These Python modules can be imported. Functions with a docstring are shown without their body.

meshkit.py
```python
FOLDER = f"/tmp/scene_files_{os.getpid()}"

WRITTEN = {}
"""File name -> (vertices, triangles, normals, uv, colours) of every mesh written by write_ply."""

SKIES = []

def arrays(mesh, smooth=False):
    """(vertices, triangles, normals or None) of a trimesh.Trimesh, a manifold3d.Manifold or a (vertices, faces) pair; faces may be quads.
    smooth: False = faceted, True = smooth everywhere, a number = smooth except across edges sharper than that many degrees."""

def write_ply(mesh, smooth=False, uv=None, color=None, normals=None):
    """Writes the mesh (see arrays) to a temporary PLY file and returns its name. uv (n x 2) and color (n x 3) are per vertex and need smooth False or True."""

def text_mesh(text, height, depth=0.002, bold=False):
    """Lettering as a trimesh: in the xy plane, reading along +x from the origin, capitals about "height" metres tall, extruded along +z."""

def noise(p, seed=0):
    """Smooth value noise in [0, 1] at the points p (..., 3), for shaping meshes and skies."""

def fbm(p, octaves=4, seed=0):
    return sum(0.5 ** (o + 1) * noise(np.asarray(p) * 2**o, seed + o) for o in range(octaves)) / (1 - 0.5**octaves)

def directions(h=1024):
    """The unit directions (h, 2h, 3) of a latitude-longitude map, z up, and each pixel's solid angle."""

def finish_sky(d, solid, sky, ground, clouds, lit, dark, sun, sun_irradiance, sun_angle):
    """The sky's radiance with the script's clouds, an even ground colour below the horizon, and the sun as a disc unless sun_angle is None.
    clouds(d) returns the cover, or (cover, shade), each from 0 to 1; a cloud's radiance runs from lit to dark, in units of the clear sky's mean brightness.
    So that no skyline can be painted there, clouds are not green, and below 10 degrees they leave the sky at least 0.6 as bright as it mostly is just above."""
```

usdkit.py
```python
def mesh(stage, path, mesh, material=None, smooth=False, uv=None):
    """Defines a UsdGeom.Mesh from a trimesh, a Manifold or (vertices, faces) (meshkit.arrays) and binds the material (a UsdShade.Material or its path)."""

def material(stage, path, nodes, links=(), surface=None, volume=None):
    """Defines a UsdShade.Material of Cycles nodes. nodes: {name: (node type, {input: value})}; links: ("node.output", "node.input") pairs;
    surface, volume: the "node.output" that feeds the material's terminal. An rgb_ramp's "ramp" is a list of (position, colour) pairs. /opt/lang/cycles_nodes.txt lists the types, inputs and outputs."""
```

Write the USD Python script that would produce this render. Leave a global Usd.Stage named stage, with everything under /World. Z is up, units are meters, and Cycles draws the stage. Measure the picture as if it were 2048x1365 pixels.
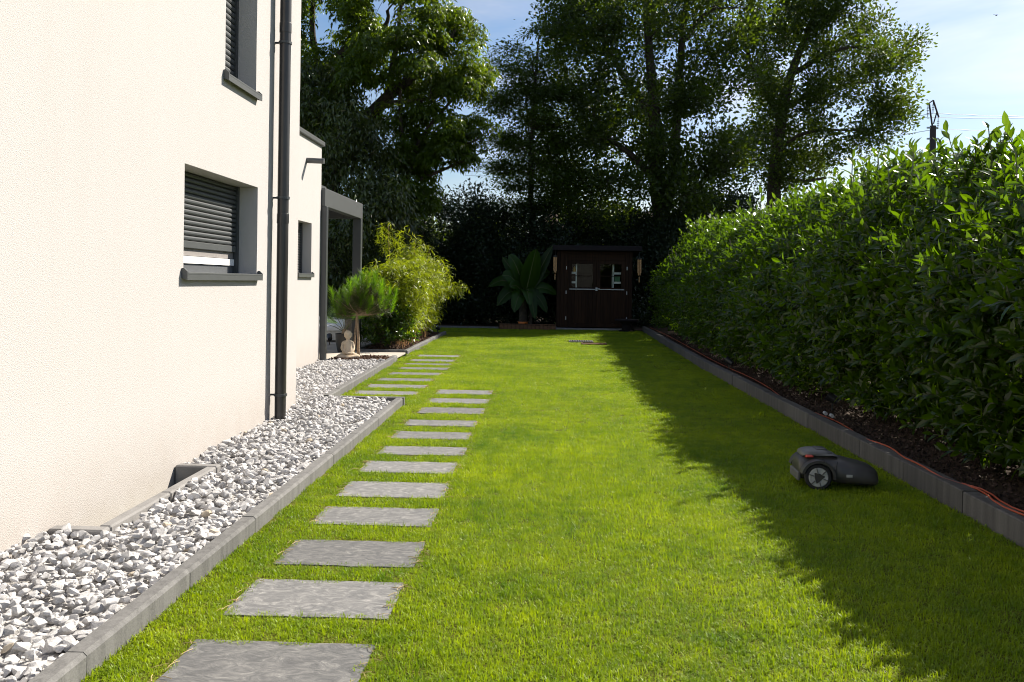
import math
import numpy as np
import trimesh
import manifold3d as m3
from scipy.spatial.transform import Rotation as Rot
from scipy.spatial import ConvexHull, cKDTree
from shapely.geometry import Polygon, Point, box as sbox, LineString
from shapely import affinity
from shapely.ops import unary_union
from pxr import Usd, UsdGeom, UsdLux, UsdShade, Sdf, Gf, Vt
import usdkit
import meshkit

stage = Usd.Stage.CreateInMemory()
UsdGeom.SetStageUpAxis(stage, UsdGeom.Tokens.z)
UsdGeom.SetStageMetersPerUnit(stage, 1.0)
world = UsdGeom.Xform.Define(stage, '/World')
stage.SetDefaultPrim(world.GetPrim())
UsdGeom.Scope.Define(stage, '/World/Looks')
rng = np.random.default_rng(7)

# ------------------------------------------------------------------ camera
FPX, CX, CY = 1700.0, 1024.0, 564.1          # focal length and optical centre, in pixels of a 2048 px wide frame
EYE = np.array([0.0, 0.0, 1.4])
PSI, ROLL = math.atan(63 / FPX), 0.014
_F = np.array([-math.sin(PSI), math.cos(PSI), 0])
_R = np.array([math.cos(PSI), math.sin(PSI), 0])
_Z = np.array([0, 0, 1.0])
CR = _R * math.cos(ROLL) + _Z * math.sin(ROLL)
CU = -_R * math.sin(ROLL) + _Z * math.cos(ROLL)
cam = UsdGeom.Camera.Define(stage, '/World/camera')
cam.AddTransformOp().Set(Gf.Matrix4d(*CR, 0, *CU, 0, *(-_F), 0, *EYE, 1))
cam.CreateHorizontalApertureAttr(36.0)
cam.CreateVerticalApertureAttr(36.0 * 682 / 1024)
cam.CreateFocalLengthAttr(36.0 * FPX / 2048)
cam.CreateVerticalApertureOffsetAttr(-(682.5 - CY) / 2048 * 36.0)
cam.CreateClippingRangeAttr(Gf.Vec2f(0.05, 5000))
cam.CreateExposureAttr(1.1)

# ------------------------------------------------------------------ sun and sky
SUN = np.array([1.0, 0.85, 1.06]); SUN /= np.linalg.norm(SUN)
sun = UsdLux.DistantLight.Define(stage, '/World/sun')
sun.CreateIntensityAttr(1.25)
sun.CreateAngleAttr(0.5)
sun.CreateColorAttr(Gf.Vec3f(1.0, 0.93, 0.82))
sun.GetPrim().CreateAttribute('inputs:normalize', Sdf.ValueTypeNames.Bool).Set(True)
zz = SUN; xx = np.cross([0, 0, 1.0], zz); xx /= np.linalg.norm(xx); yy = np.cross(zz, xx)
sun.AddTransformOp().Set(Gf.Matrix4d(*xx, 0, *yy, 0, *zz, 0, *(SUN * 60), 1))
dome = UsdLux.DomeLight.Define(stage, '/World/sky')
dome.CreateIntensityAttr(1.0)
SKY_STRENGTH = 0.060
sky_m = usdkit.material(stage, '/World/Looks/sky_air', {
    'sky': ('sky_texture', {'sky_type': 'single_scattering', 'sun_disc': False, 'sun_elevation': math.asin(SUN[2]),
                            'sun_rotation': math.atan2(SUN[0], SUN[1]), 'air_density': 1.0, 'aerosol_density': 0.8, 'ozone_density': 1.5}),
    'tc': ('texture_coordinate', {}),
    'map': ('mapping', {'scale': (1.2, 2.2, 4.6), 'rotation': (0.15, 0.35, 0.5)}),
    'n': ('noise_texture', {'scale': 1.35, 'detail': 7.0, 'roughness': 0.58, 'distortion': 0.5}),
    'r': ('rgb_ramp', {'ramp': [(0.36, (0, 0, 0)), (0.55, (0.30, 0.30, 0.30)), (0.78, (0.85, 0.85, 0.85))]}),
    'dot': ('vector_math', {'math_type': 'dot_product', 'vector2': tuple(SUN)}), 'mxm': ('math', {'math_type': 'maximum', 'value2': 0.0}), 'pw': ('math', {'math_type': 'power', 'value2': 5.0}),
    'gain': ('math', {'math_type': 'multiply_add', 'value2': 13.0, 'value3': 6.0}),            # thin cirrus scatters forward: brighter towards the sun
    'cl': ('mix_color', {'blend_type': 'multiply', 'fac': 1.0, 'b': (1.05, 1.0, 1.0), 'use_clamp': False}),
    'mx': ('mix_color', {'use_clamp': False}),
    'hs': ('hsv', {'saturation': 1.35}), 'bg': ('background_shader', {'strength': SKY_STRENGTH})},
    [('tc.generated', 'map.vector'), ('map.vector', 'n.vector'), ('n.fac', 'r.fac'), ('r.color', 'mx.fac'),
     ('sky.color', 'hs.color'), ('hs.color', 'mx.a'), ('tc.generated', 'dot.vector1'), ('dot.value', 'mxm.value1'), ('mxm.value', 'pw.value1'), ('pw.value', 'gain.value1'), ('gain.value', 'cl.a'), ('cl.result', 'mx.b'), ('mx.result', 'bg.color')], surface='bg.background')
UsdShade.MaterialBindingAPI.Apply(dome.GetPrim()).Bind(sky_m)

# ------------------------------------------------------------------ helpers
def ray(px, py):
    d = _F * FPX + CR * (px - CX) + CU * (CY - py)
    return d / np.linalg.norm(d)

def G(px, py, z=0.0):
    """where the sight line through a pixel meets the level z"""
    d = ray(px, py); return EYE + d * ((z - EYE[2]) / d[2])

def AX(px, py, x):
    d = ray(px, py); return EYE + d * ((x - EYE[0]) / d[0])

def AY(px, py, y):
    d = ray(px, py); return EYE + d * ((y - EYE[1]) / d[1])

used = {}
def path_in(name, parent=None):
    base = str(parent.GetPath()) if parent is not None else '/World'
    k = (base, name)
    n = used.get(k, 0); used[k] = n + 1
    return f'{base}/{name}' if n == 0 else f'{base}/{name}_{n:03d}'

def tag(p, label=None, cat=None, group=None, kind=None):
    for k, v in (('label', label), ('category', cat), ('group', group), ('kind', kind)):
        if v: p.SetCustomDataByKey(k, v)
    return p

def thing(name, label=None, cat=None, loc=(0, 0, 0), rz=0.0, group=None, kind=None, parent=None):
    x = UsdGeom.Xform.Define(stage, path_in(name, parent))
    x.AddTranslateOp().Set(Gf.Vec3d(*map(float, loc)))
    if rz: x.AddRotateZOp().Set(math.degrees(rz))
    return tag(x.GetPrim(), label, cat, group, kind)

def obj(name, mesh, mat, parent=None, smooth=False, label=None, cat=None, group=None, kind=None):
    if isinstance(mesh, list): mesh = cat_mesh(mesh)
    m = usdkit.mesh(stage, path_in(name, parent), mesh, mat, smooth=smooth)
    return tag(m.GetPrim(), label, cat, group, kind)

def copy_of(root, loc, rz=0.0, label=None, group=None, name=None):
    was = root.GetCustomData()
    x = UsdGeom.Xform.Define(stage, path_in(name or root.GetName()))
    p = x.GetPrim()
    p.GetReferences().AddInternalReference(root.GetPath())
    x.ClearXformOpOrder()
    x.AddTranslateOp().Set(Gf.Vec3d(*map(float, loc)))
    op = x.AddRotateZOp(); op.Set(math.degrees(rz))
    p.SetInstanceable(True)
    tag(p, label or was.get('label'), was.get('category'), group or was.get('group'), was.get('kind'))
    return p

def cat_mesh(ms):
    vs, fs, n = [], [], 0
    for m in ms:
        if hasattr(m, 'to_mesh'):
            q = m.to_mesh(); v, f = q.vert_properties[:, :3], q.tri_verts
        elif isinstance(m, tuple): v, f = np.asarray(m[0], float), np.asarray(m[1])
        else: v, f = m.vertices, m.faces
        f = np.asarray(f)
        if f.shape[1] == 4: f = np.vstack([f[:, [0, 1, 2]], f[:, [0, 2, 3]]])
        vs.append(v); fs.append(f + n); n += len(v)
    return np.vstack(vs), np.vstack(fs)

def bx(x0, x1, y0, y1, z0, z1, bev=0.0):
    """a box, optionally with rounded (chamfered) edges"""
    if bev <= 0:
        m = trimesh.creation.box([x1 - x0, y1 - y0, z1 - z0])
        m.apply_translation([(x0 + x1) / 2, (y0 + y1) / 2, (z0 + z1) / 2])
        return np.array(m.vertices), np.array(m.faces)
    pts = []
    for sx in (0, 1):
        for sy in (0, 1):
            for sz in (0, 1):
                c = np.array([(x0, x1)[sx], (y0, y1)[sy], (z0, z1)[sz]], float)
                s = np.array([1 - 2 * sx, 1 - 2 * sy, 1 - 2 * sz]) * bev
                for k in range(3):
                    q = s.copy(); q[k] = 0; pts.append(c + q)
    h = trimesh.convex.convex_hull(np.array(pts))
    return np.array(h.vertices), np.array(h.faces)

def xf(m, R=None, t=(0, 0, 0), s=1.0):
    v, f = (m.vertices, m.faces) if not isinstance(m, tuple) else m
    v = np.asarray(v, float) * s
    if R is not None: v = v @ (R.as_matrix() if hasattr(R, 'as_matrix') else R).T
    return v + np.asarray(t), f

def tube(pts, rad, sides=8, caps=True):
    p = np.asarray(pts, float); n = len(p)
    rad = np.broadcast_to(np.asarray(rad, float), (n,))
    t = np.gradient(p, axis=0); t /= np.linalg.norm(t, axis=1, keepdims=True) + 1e-12
    ref = np.array([0.31, 0.95, 0.07]) if abs(t[0, 2]) > 0.8 else np.array([0, 0, 1.0])
    a = np.cross(t, ref); a /= np.linalg.norm(a, axis=1, keepdims=True) + 1e-12
    b = np.cross(t, a)
    g = np.arange(sides) * 2 * np.pi / sides
    v = p[:, None] + rad[:, None, None] * (np.cos(g)[None, :, None] * a[:, None] + np.sin(g)[None, :, None] * b[:, None])
    i, j = np.meshgrid(np.arange(n - 1), np.arange(sides), indexing='ij')
    q = np.stack([i * sides + j, (i + 1) * sides + j, (i + 1) * sides + (j + 1) % sides, i * sides + (j + 1) % sides], -1).reshape(-1, 4)
    v = v.reshape(-1, 3)
    f = np.vstack([q[:, [0, 1, 2]], q[:, [0, 2, 3]]])
    if caps:
        c0, c1 = len(v), len(v) + 1
        v = np.vstack([v, p[0], p[-1]]); k = np.arange(sides); e = (n - 1) * sides
        f = np.vstack([f, np.stack([np.full(sides, c0), k, (k + 1) % sides], 1), np.stack([np.full(sides, c1), e + (k + 1) % sides, e + k], 1)])
    return v, f

def lathe(prof, n=24, t=(0, 0, 0)):
    """profile of (radius, z), spun about z"""
    pr = np.asarray(prof, float); g = np.arange(n) * 2 * np.pi / n
    v = np.stack([pr[:, None, 0] * np.cos(g), pr[:, None, 0] * np.sin(g), np.broadcast_to(pr[:, None, 1], (len(pr), n))], -1).reshape(-1, 3)
    i, j = np.meshgrid(np.arange(len(pr) - 1), np.arange(n), indexing='ij')
    q = np.stack([i * n + j, i * n + (j + 1) % n, (i + 1) * n + (j + 1) % n, (i + 1) * n + j], -1).reshape(-1, 4)
    return v + np.asarray(t), np.vstack([q[:, [0, 1, 2]], q[:, [0, 2, 3]]])

def prism(poly, h):
    m = trimesh.creation.extrude_polygon(poly, h, engine='earcut')
    return np.array(m.vertices), np.array(m.faces)

def align(d, up=(0, 0, 1)):
    """rotation matrices that take +z to d (N,3) with a random spin"""
    d = np.atleast_2d(d).astype(float); d = d / (np.linalg.norm(d, axis=1, keepdims=True) + 1e-12)
    ref = np.where(np.abs(d[:, 2:]) < 0.95, [[0, 0, 1.0]], [[1.0, 0, 0]])
    a = np.cross(ref, d); a /= np.linalg.norm(a, axis=1, keepdims=True); b = np.cross(d, a)
    return np.stack([a, b, d], -1)

def points(path_name, protos, pos, mats, scale, ids, parent=None, label=None, cat=None, group=None):
    """many alike small pieces: one PointInstancer. protos: lists of (mesh, material)"""
    pi = UsdGeom.PointInstancer.Define(stage, path_in(path_name, parent))
    base = pi.GetPath()
    targets = []
    for k, parts in enumerate(protos):
        pp = base.AppendPath(f'sprig_{k:03d}' if k else 'sprig')
        UsdGeom.Xform.Define(stage, pp)
        for j, (m, mt) in enumerate(parts):
            usdkit.mesh(stage, str(pp.AppendChild(('leaves', 'stem', 'extra')[j])), m, mt)
        targets.append(pp)
    pi.CreatePrototypesRel().SetTargets(targets)
    pi.CreatePositionsAttr(Vt.Vec3fArray.FromNumpy(np.asarray(pos, np.float32)))
    pi.CreateProtoIndicesAttr(Vt.IntArray.FromNumpy(np.asarray(ids, np.int32)))
    sc = np.asarray(scale, np.float32)
    if sc.ndim == 1: sc = np.repeat(sc[:, None], 3, 1)
    pi.CreateScalesAttr(Vt.Vec3fArray.FromNumpy(sc))
    q = Rot.from_matrix(mats).as_quat()
    pi.CreateOrientationsAttr(Vt.QuathArray([Gf.Quath(float(w), float(x), float(y), float(z)) for x, y, z, w in q]))
    return tag(pi.GetPrim(), label, cat, group, 'stuff')

# ------------------------------------------------------------------ materials
def L(n): return f'/World/Looks/{n}'

def plain(name, col, rough=0.5, metal=0.0, spec=0.5, var=0.12, scale=30.0, bump=0.0, bscale=120.0, dist=0.003):
    c = np.array(col)
    nodes = {'g': ('geometry', {}), 'n': ('noise_texture', {'scale': scale, 'detail': 5.0, 'roughness': 0.6}),
             'r': ('rgb_ramp', {'ramp': [(0.25, tuple(c * (1 - var))), (0.75, tuple(np.minimum(c * (1 + var), 1)))]}),
             'p': ('principled_bsdf', {'roughness': rough, 'metallic': metal, 'specular_ior_level': spec})}
    links = [('g.position', 'n.vector'), ('n.fac', 'r.fac'), ('r.color', 'p.base_color')]
    if bump:
        nodes |= {'n2': ('noise_texture', {'scale': bscale, 'detail': 4.0}), 'b': ('bump', {'strength': bump, 'distance': dist})}
        links += [('g.position', 'n2.vector'), ('n2.fac', 'b.height'), ('b.normal', 'p.normal')]
    return usdkit.material(stage, L(name), nodes, links, surface='p.BSDF')

def leafy(name, cols, trans, rough=0.4, mixf=0.35, spec=0.5, island=True):
    """leaf: glossy top and light coming through; tone varies from leaf to leaf and from sprig to sprig"""
    nodes = {'g': ('geometry', {}), 'oi': ('object_info', {}),
             'r': ('rgb_ramp', {'ramp': cols}), 'm': ('math', {'math_type': 'multiply_add', 'value2': 0.45, 'value3': 0.55}),
             'mul': ('mix_color', {'blend_type': 'multiply', 'fac': 1.0}),
             'p': ('principled_bsdf', {'roughness': rough, 'specular_ior_level': spec}),
             'tr': ('translucent_bsdf', {}), 'tm': ('mix_color', {'blend_type': 'multiply', 'fac': 1.0, 'b': trans, 'use_clamp': False}),
             'mix': ('mix_closure', {'fac': mixf})}
    links = [('g.random_per_island', 'r.fac'), ('oi.random', 'm.value1'), ('r.color', 'mul.a'), ('m.value', 'mul.b'), ('mul.result', 'p.base_color'),
             ('mul.result', 'tm.a'), ('tm.result', 'tr.color'), ('p.BSDF', 'mix.closure1'), ('tr.BSDF', 'mix.closure2')]
    return usdkit.material(stage, L(name), nodes, links, surface='mix.closure')

M = {}
M['stucco'] = usdkit.material(stage, L('stucco'), {
    'g': ('geometry', {}),
    'n1': ('noise_texture', {'scale': 0.7, 'detail': 5.0, 'roughness': 0.6}),
    'mp': ('mapping', {'scale': (4.0, 4.0, 0.35)}), 'ns': ('noise_texture', {'scale': 1.6, 'detail': 6.0, 'roughness': 0.65}),
    'ad': ('math', {'math_type': 'multiply_add', 'value2': 0.5, 'value3': 0.0}), 'ad2': ('math', {'math_type': 'multiply_add', 'value2': 0.5}),
    'r': ('rgb_ramp', {'ramp': [(0.2, (0.435, 0.411, 0.395)), (0.45, (0.452, 0.429, 0.414)), (0.75, (0.464, 0.442, 0.430))]}),
    'sz': ('separate_xyz', {}), 'zr': ('map_range', {'from_min': 0.05, 'from_max': 0.55, 'to_min': 0.75, 'to_max': 0.0, 'clamp': True}), 'nd': ('noise_texture', {'scale': 5.0, 'detail': 7.0, 'roughness': 0.7}),
    'df': ('math', {'math_type': 'multiply', 'use_clamp': True}), 'dirt': ('mix_color', {'b': (0.33, 0.285, 0.235)}),                 # splashed earth along the foot of the wall
    'v': ('noise_texture', {'scale': 130.0, 'detail': 4.0, 'roughness': 0.7}), 'v2': ('voronoi_texture', {'scale': 210.0}),
    'h': ('math', {'math_type': 'add'}), 'sp': ('rgb_ramp', {'ramp': [(0.30, (0.86, 0.855, 0.85)), (0.52, (1, 1, 1))]}), 'mm': ('mix_color', {'blend_type': 'multiply', 'fac': 1.0}),
    'b': ('bump', {'strength': 0.5, 'distance': 0.0045}), 'p': ('principled_bsdf', {'roughness': 0.92, 'specular_ior_level': 0.2})},
    [('g.position', 'n1.vector'), ('g.position', 'mp.vector'), ('mp.vector', 'ns.vector'), ('n1.fac', 'ad.value1'), ('ns.fac', 'ad2.value1'), ('ad.value', 'ad2.value3'),
     ('ad2.value', 'r.fac'), ('g.position', 'v.vector'), ('g.position', 'v2.vector'), ('v.fac', 'h.value1'), ('v2.distance', 'h.value2'), ('h.value', 'b.height'),
     ('v.fac', 'sp.fac'), ('g.position', 'sz.vector'), ('sz.z', 'zr.value'), ('g.position', 'nd.vector'), ('nd.fac', 'df.value1'), ('zr.result', 'df.value2'), ('df.value', 'dirt.fac'), ('r.color', 'dirt.a'), ('dirt.result', 'mm.a'), ('sp.color', 'mm.b'), ('mm.result', 'p.base_color'), ('b.normal', 'p.normal')], surface='p.BSDF')

def stone(name, dark, light, scale=90.0, streak=0.0, rough=0.85, bump=0.4, per=0.0):
    nodes = {'g': ('geometry', {}), 'n': ('noise_texture', {'scale': scale, 'detail': 5.0, 'roughness': 0.7}),
             'n2': ('noise_texture', {'scale': scale * 0.05, 'detail': 4.0}), 'a': ('math', {'math_type': 'multiply_add', 'value2': 0.55}), 'c': ('math', {'math_type': 'multiply', 'value2': 0.45}),
             'r': ('rgb_ramp', {'ramp': [(0.32, dark), (0.52, tuple((np.array(dark) + light) / 2 * 1.06)), (0.68, light)]}),
             'oi': ('object_info', {}), 'mo': ('math', {'math_type': 'multiply_add', 'value2': per, 'value3': 1 - per}), 'mul': ('mix_color', {'blend_type': 'multiply', 'fac': 1.0}),
             'b': ('bump', {'strength': bump, 'distance': 0.004}), 'p': ('principled_bsdf', {'roughness': rough, 'specular_ior_level': 0.3})}
    links = [('g.position', 'n.vector'), ('n.fac', 'a.value1'), ('n2.fac', 'c.value1'), ('c.value', 'a.value3'), ('a.value', 'r.fac'), ('oi.random', 'mo.value1'),
             ('r.color', 'mul.a'), ('mo.value', 'mul.b'), ('mul.result', 'p.base_color'), ('n.fac', 'b.height'), ('b.normal', 'p.normal'), ('g.position', 'n2.vector')]
    if streak:
        nodes |= {'mp': ('mapping', {'scale': (22.0, 22.0, 1.4)})}
        links = [l for l in links if l != ('g.position', 'n2.vector')] + [('g.position', 'mp.vector'), ('mp.vector', 'n2.vector')]
        nodes['n2'] = ('noise_texture', {'scale': 1.0, 'detail': 4.0})
    return usdkit.material(stage, L(name), nodes, links, surface='p.BSDF')

M['gravel'] = stone('white_granite', (0.27, 0.263, 0.26), (0.69, 0.672, 0.655), 150.0, per=0.20)
M['gravel_warm'] = stone('ochre_granite', (0.40, 0.33, 0.24), (0.58, 0.51, 0.41), 100.0, per=0.2)
M['kerb'] = stone('kerb_concrete', (0.085, 0.083, 0.08), (0.205, 0.20, 0.193), 140.0, streak=1.0, per=0.2)
M['kerb_dark'] = stone('dark_kerb_concrete', (0.05, 0.047, 0.043), (0.155, 0.145, 0.132), 120.0, streak=1.0, per=0.2)  # same kerb concrete, with the shade on the right kerb put into its colour
M['kerb_mid'] = stone('well_concrete', (0.13, 0.125, 0.12), (0.26, 0.25, 0.24), 140.0)
M['paving'] = stone('terrace_paving', (0.40, 0.35, 0.29), (0.55, 0.49, 0.42), 40.0, per=0.15, bump=0.15)
M['statue'] = stone('carved_stone', (0.46, 0.36, 0.25), (0.70, 0.58, 0.43), 60.0)
M['rough_stone'] = stone('rough_stone', (0.12, 0.10, 0.08), (0.38, 0.33, 0.27), 22.0, bump=1.0)
M['slate'] = usdkit.material(stage, L('slate'), {
    'g': ('geometry', {}), 'w': ('noise_texture', {'scale': 3.0, 'detail': 3.0, 'distortion': 1.5}), 'oi': ('object_info', {}),
    'mp': ('mapping', {'scale': (1.0, 2.0, 1.0), 'rotation': (0, 0, 0.25)}), 'n': ('noise_texture', {'scale': 10.0, 'detail': 10.0, 'roughness': 0.74, 'distortion': 1.8}),
    'r': ('rgb_ramp', {'ramp': [(0.33, (0.085, 0.085, 0.087)), (0.46, (0.125, 0.124, 0.123)), (0.54, (0.165, 0.162, 0.158)), (0.61, (0.22, 0.215, 0.205)), (0.70, (0.35, 0.336, 0.315))]}),
    'mo': ('math', {'math_type': 'multiply_add', 'value2': 0.42, 'value3': 0.78}), 'mul': ('mix_color', {'blend_type': 'multiply', 'fac': 1.0, 'use_clamp': False}),
    'b': ('bump', {'strength': 0.6, 'distance': 0.008}), 'p': ('principled_bsdf', {'roughness': 0.62, 'specular_ior_level': 0.4})},
    [('g.position', 'mp.vector'), ('mp.vector', 'n.vector'), ('n.fac', 'r.fac'), ('oi.random', 'mo.value1'), ('r.color', 'mul.a'), ('mo.value', 'mul.b'),
     ('mul.result', 'p.base_color'), ('n.fac', 'b.height'), ('b.normal', 'p.normal')], surface='p.BSDF')
M['anthracite'] = plain('anthracite_metal', (0.038, 0.042, 0.044), 0.42, 0.0, 0.5, 0.08, 8.0)
M['anthracite_light'] = plain('grey_metal', (0.066, 0.07, 0.07), 0.45, 0.0, 0.5, 0.08, 8.0)
M['downpipe'] = plain('painted_zinc', (0.045, 0.042, 0.04), 0.3, 0.35, 0.5, 0.15, 6.0)
M['white'] = plain('white_paint', (0.78, 0.78, 0.76), 0.5, 0.0, 0.4, 0.04, 6.0)
M['frame'] = plain('grey_window_frame', (0.10, 0.105, 0.11), 0.4)
M['curtain'] = plain('grey_blind', (0.22, 0.20, 0.19), 0.8)
M['black'] = plain('black_plastic', (0.012, 0.012, 0.013), 0.4)
M['dark'] = plain('dark_inside', (0.02, 0.018, 0.016), 0.8)
M['pot'] = plain('dark_pot', (0.018, 0.017, 0.017), 0.55)
M['soil'] = plain('soil', (0.055, 0.036, 0.024), 0.95, 0, 0.2, 0.5, 25.0, 1.0, 60.0, 0.02)
M['lawn'] = plain('lawn_soil', (0.11, 0.12, 0.015), 0.95, 0, 0.1, 0.4, 14.0, 1.0, 90.0, 0.02)
M['ground'] = plain('meadow', (0.05, 0.075, 0.02), 0.95, 0, 0.1, 0.35, 0.4)
M['bed'] = plain('gravel_underlay', (0.40, 0.385, 0.37), 0.9, 0, 0.2, 0.3, 40.0, 1.0, 40.0, 0.03)
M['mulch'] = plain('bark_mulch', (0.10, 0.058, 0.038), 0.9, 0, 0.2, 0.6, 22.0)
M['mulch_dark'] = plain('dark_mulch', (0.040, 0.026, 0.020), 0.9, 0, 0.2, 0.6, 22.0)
M['bark'] = plain('bark', (0.060, 0.048, 0.036), 0.95, 0, 0.2, 0.5, 9.0, 1.0, 26.0, 0.03)
M['pine_bark'] = plain('pine_bark', (0.30, 0.22, 0.15), 0.9, 0, 0.2, 0.45, 30.0, 1.0, 60.0, 0.01)
M['stem'] = plain('green_stem', (0.085, 0.095, 0.03), 0.6)
M['twig'] = plain('twig', (0.075, 0.06, 0.045), 0.9)
M['hose'] = plain('orange_hose', (0.36, 0.065, 0.02), 0.4)
M['orange'] = plain('orange_strap', (0.62, 0.16, 0.02), 0.5)
M['cable'] = plain('wire', (0.06, 0.06, 0.065), 0.5)
M['pole'] = plain('dark_pole', (0.040, 0.030, 0.030), 0.85, 0, 0.3, 0.2, 3.0)
M['steel'] = plain('galvanised_steel', (0.42, 0.43, 0.44), 0.5, 0.5)
M['ceramic'] = plain('dark_insulator', (0.05, 0.035, 0.035), 0.3)
M['shed_wood'] = usdkit.material(stage, L('shed_wood'), {
    'g': ('geometry', {}), 'mp': ('mapping', {'scale': (30.0, 30.0, 1.6)}), 'n': ('noise_texture', {'scale': 1.0, 'detail': 5.0, 'distortion': 0.6}), 'oi': ('object_info', {}),
    'r': ('rgb_ramp', {'ramp': [(0.3, (0.014, 0.007, 0.004)), (0.7, (0.034, 0.016, 0.008))]}),
    'mo': ('math', {'math_type': 'multiply_add', 'value2': 0.4, 'value3': 0.75}), 'mul': ('mix_color', {'blend_type': 'multiply', 'fac': 1.0}),
    'b': ('bump', {'strength': 0.4, 'distance': 0.004}), 'p': ('principled_bsdf', {'roughness': 0.7, 'specular_ior_level': 0.12})},
    [('g.position', 'mp.vector'), ('mp.vector', 'n.vector'), ('n.fac', 'r.fac'), ('oi.random', 'mo.value1'), ('r.color', 'mul.a'), ('mo.value', 'mul.b'), ('mul.result', 'p.base_color'),
     ('n.fac', 'b.height'), ('b.normal', 'p.normal')], surface='p.BSDF')
M['felt'] = plain('roof_felt', (0.016, 0.013, 0.014), 0.9, 0, 0.1, 0.2, 40.0)
M['concrete'] = plain('pale_concrete', (0.36, 0.35, 0.33), 0.9, 0, 0.3, 0.15, 20.0)
M['timber'] = plain('brown_timber', (0.11, 0.055, 0.028), 0.8, 0, 0.3, 0.35, 12.0)
M['bamboo_wood'] = plain('bamboo_tube', (0.45, 0.25, 0.11), 0.5, 0, 0.4, 0.3, 18.0)
M['roof_tile'] = usdkit.material(stage, L('roof_tile'), {
    'g': ('geometry', {}), 'k': ('brick_texture', {'scale': 3.0, 'color1': (0.16, 0.085, 0.06), 'color2': (0.11, 0.065, 0.05), 'mortar': (0.03, 0.02, 0.02), 'mortar_size': 0.03}),
    'p': ('principled_bsdf', {'roughness': 0.85})}, [('g.position', 'k.vector'), ('k.color', 'p.base_color')], surface='p.BSDF')
M['shutter'] = plain('grey_shutter', (0.046, 0.05, 0.052), 0.45, 0.0, 0.5, 0.08, 8.0)
M['glass'] = usdkit.material(stage, L('pane_glass'), {
    'f': ('fresnel', {'IOR': 1.32}), 't': ('transparent_bsdf', {'color': (0.82, 0.86, 0.84)}), 'gl': ('glossy_bsdf', {'roughness': 0.02, 'color': (0.9, 0.9, 0.9)}), 'm': ('mix_closure', {})},
    [('f.fac', 'm.fac'), ('t.BSDF', 'm.closure1'), ('gl.BSDF', 'm.closure2')], surface='m.closure')
M['mower'] = plain('mower_shell', (0.040, 0.036, 0.032), 0.42, 0, 0.5, 0.35, 14.0)
M['mower_grey'] = plain('mower_grey', (0.11, 0.107, 0.10), 0.5, 0, 0.4, 0.3, 18.0)
M['rim'] = plain('pale_grey_rim', (0.34, 0.34, 0.32), 0.55, 0, 0.4, 0.3, 25.0)
M['rubber'] = plain('rubber', (0.012, 0.011, 0.010), 0.8)
M['red'] = plain('red_button', (0.42, 0.04, 0.018), 0.45)
M['cushion'] = plain('pale_cushion', (0.62, 0.58, 0.52), 0.9)

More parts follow.
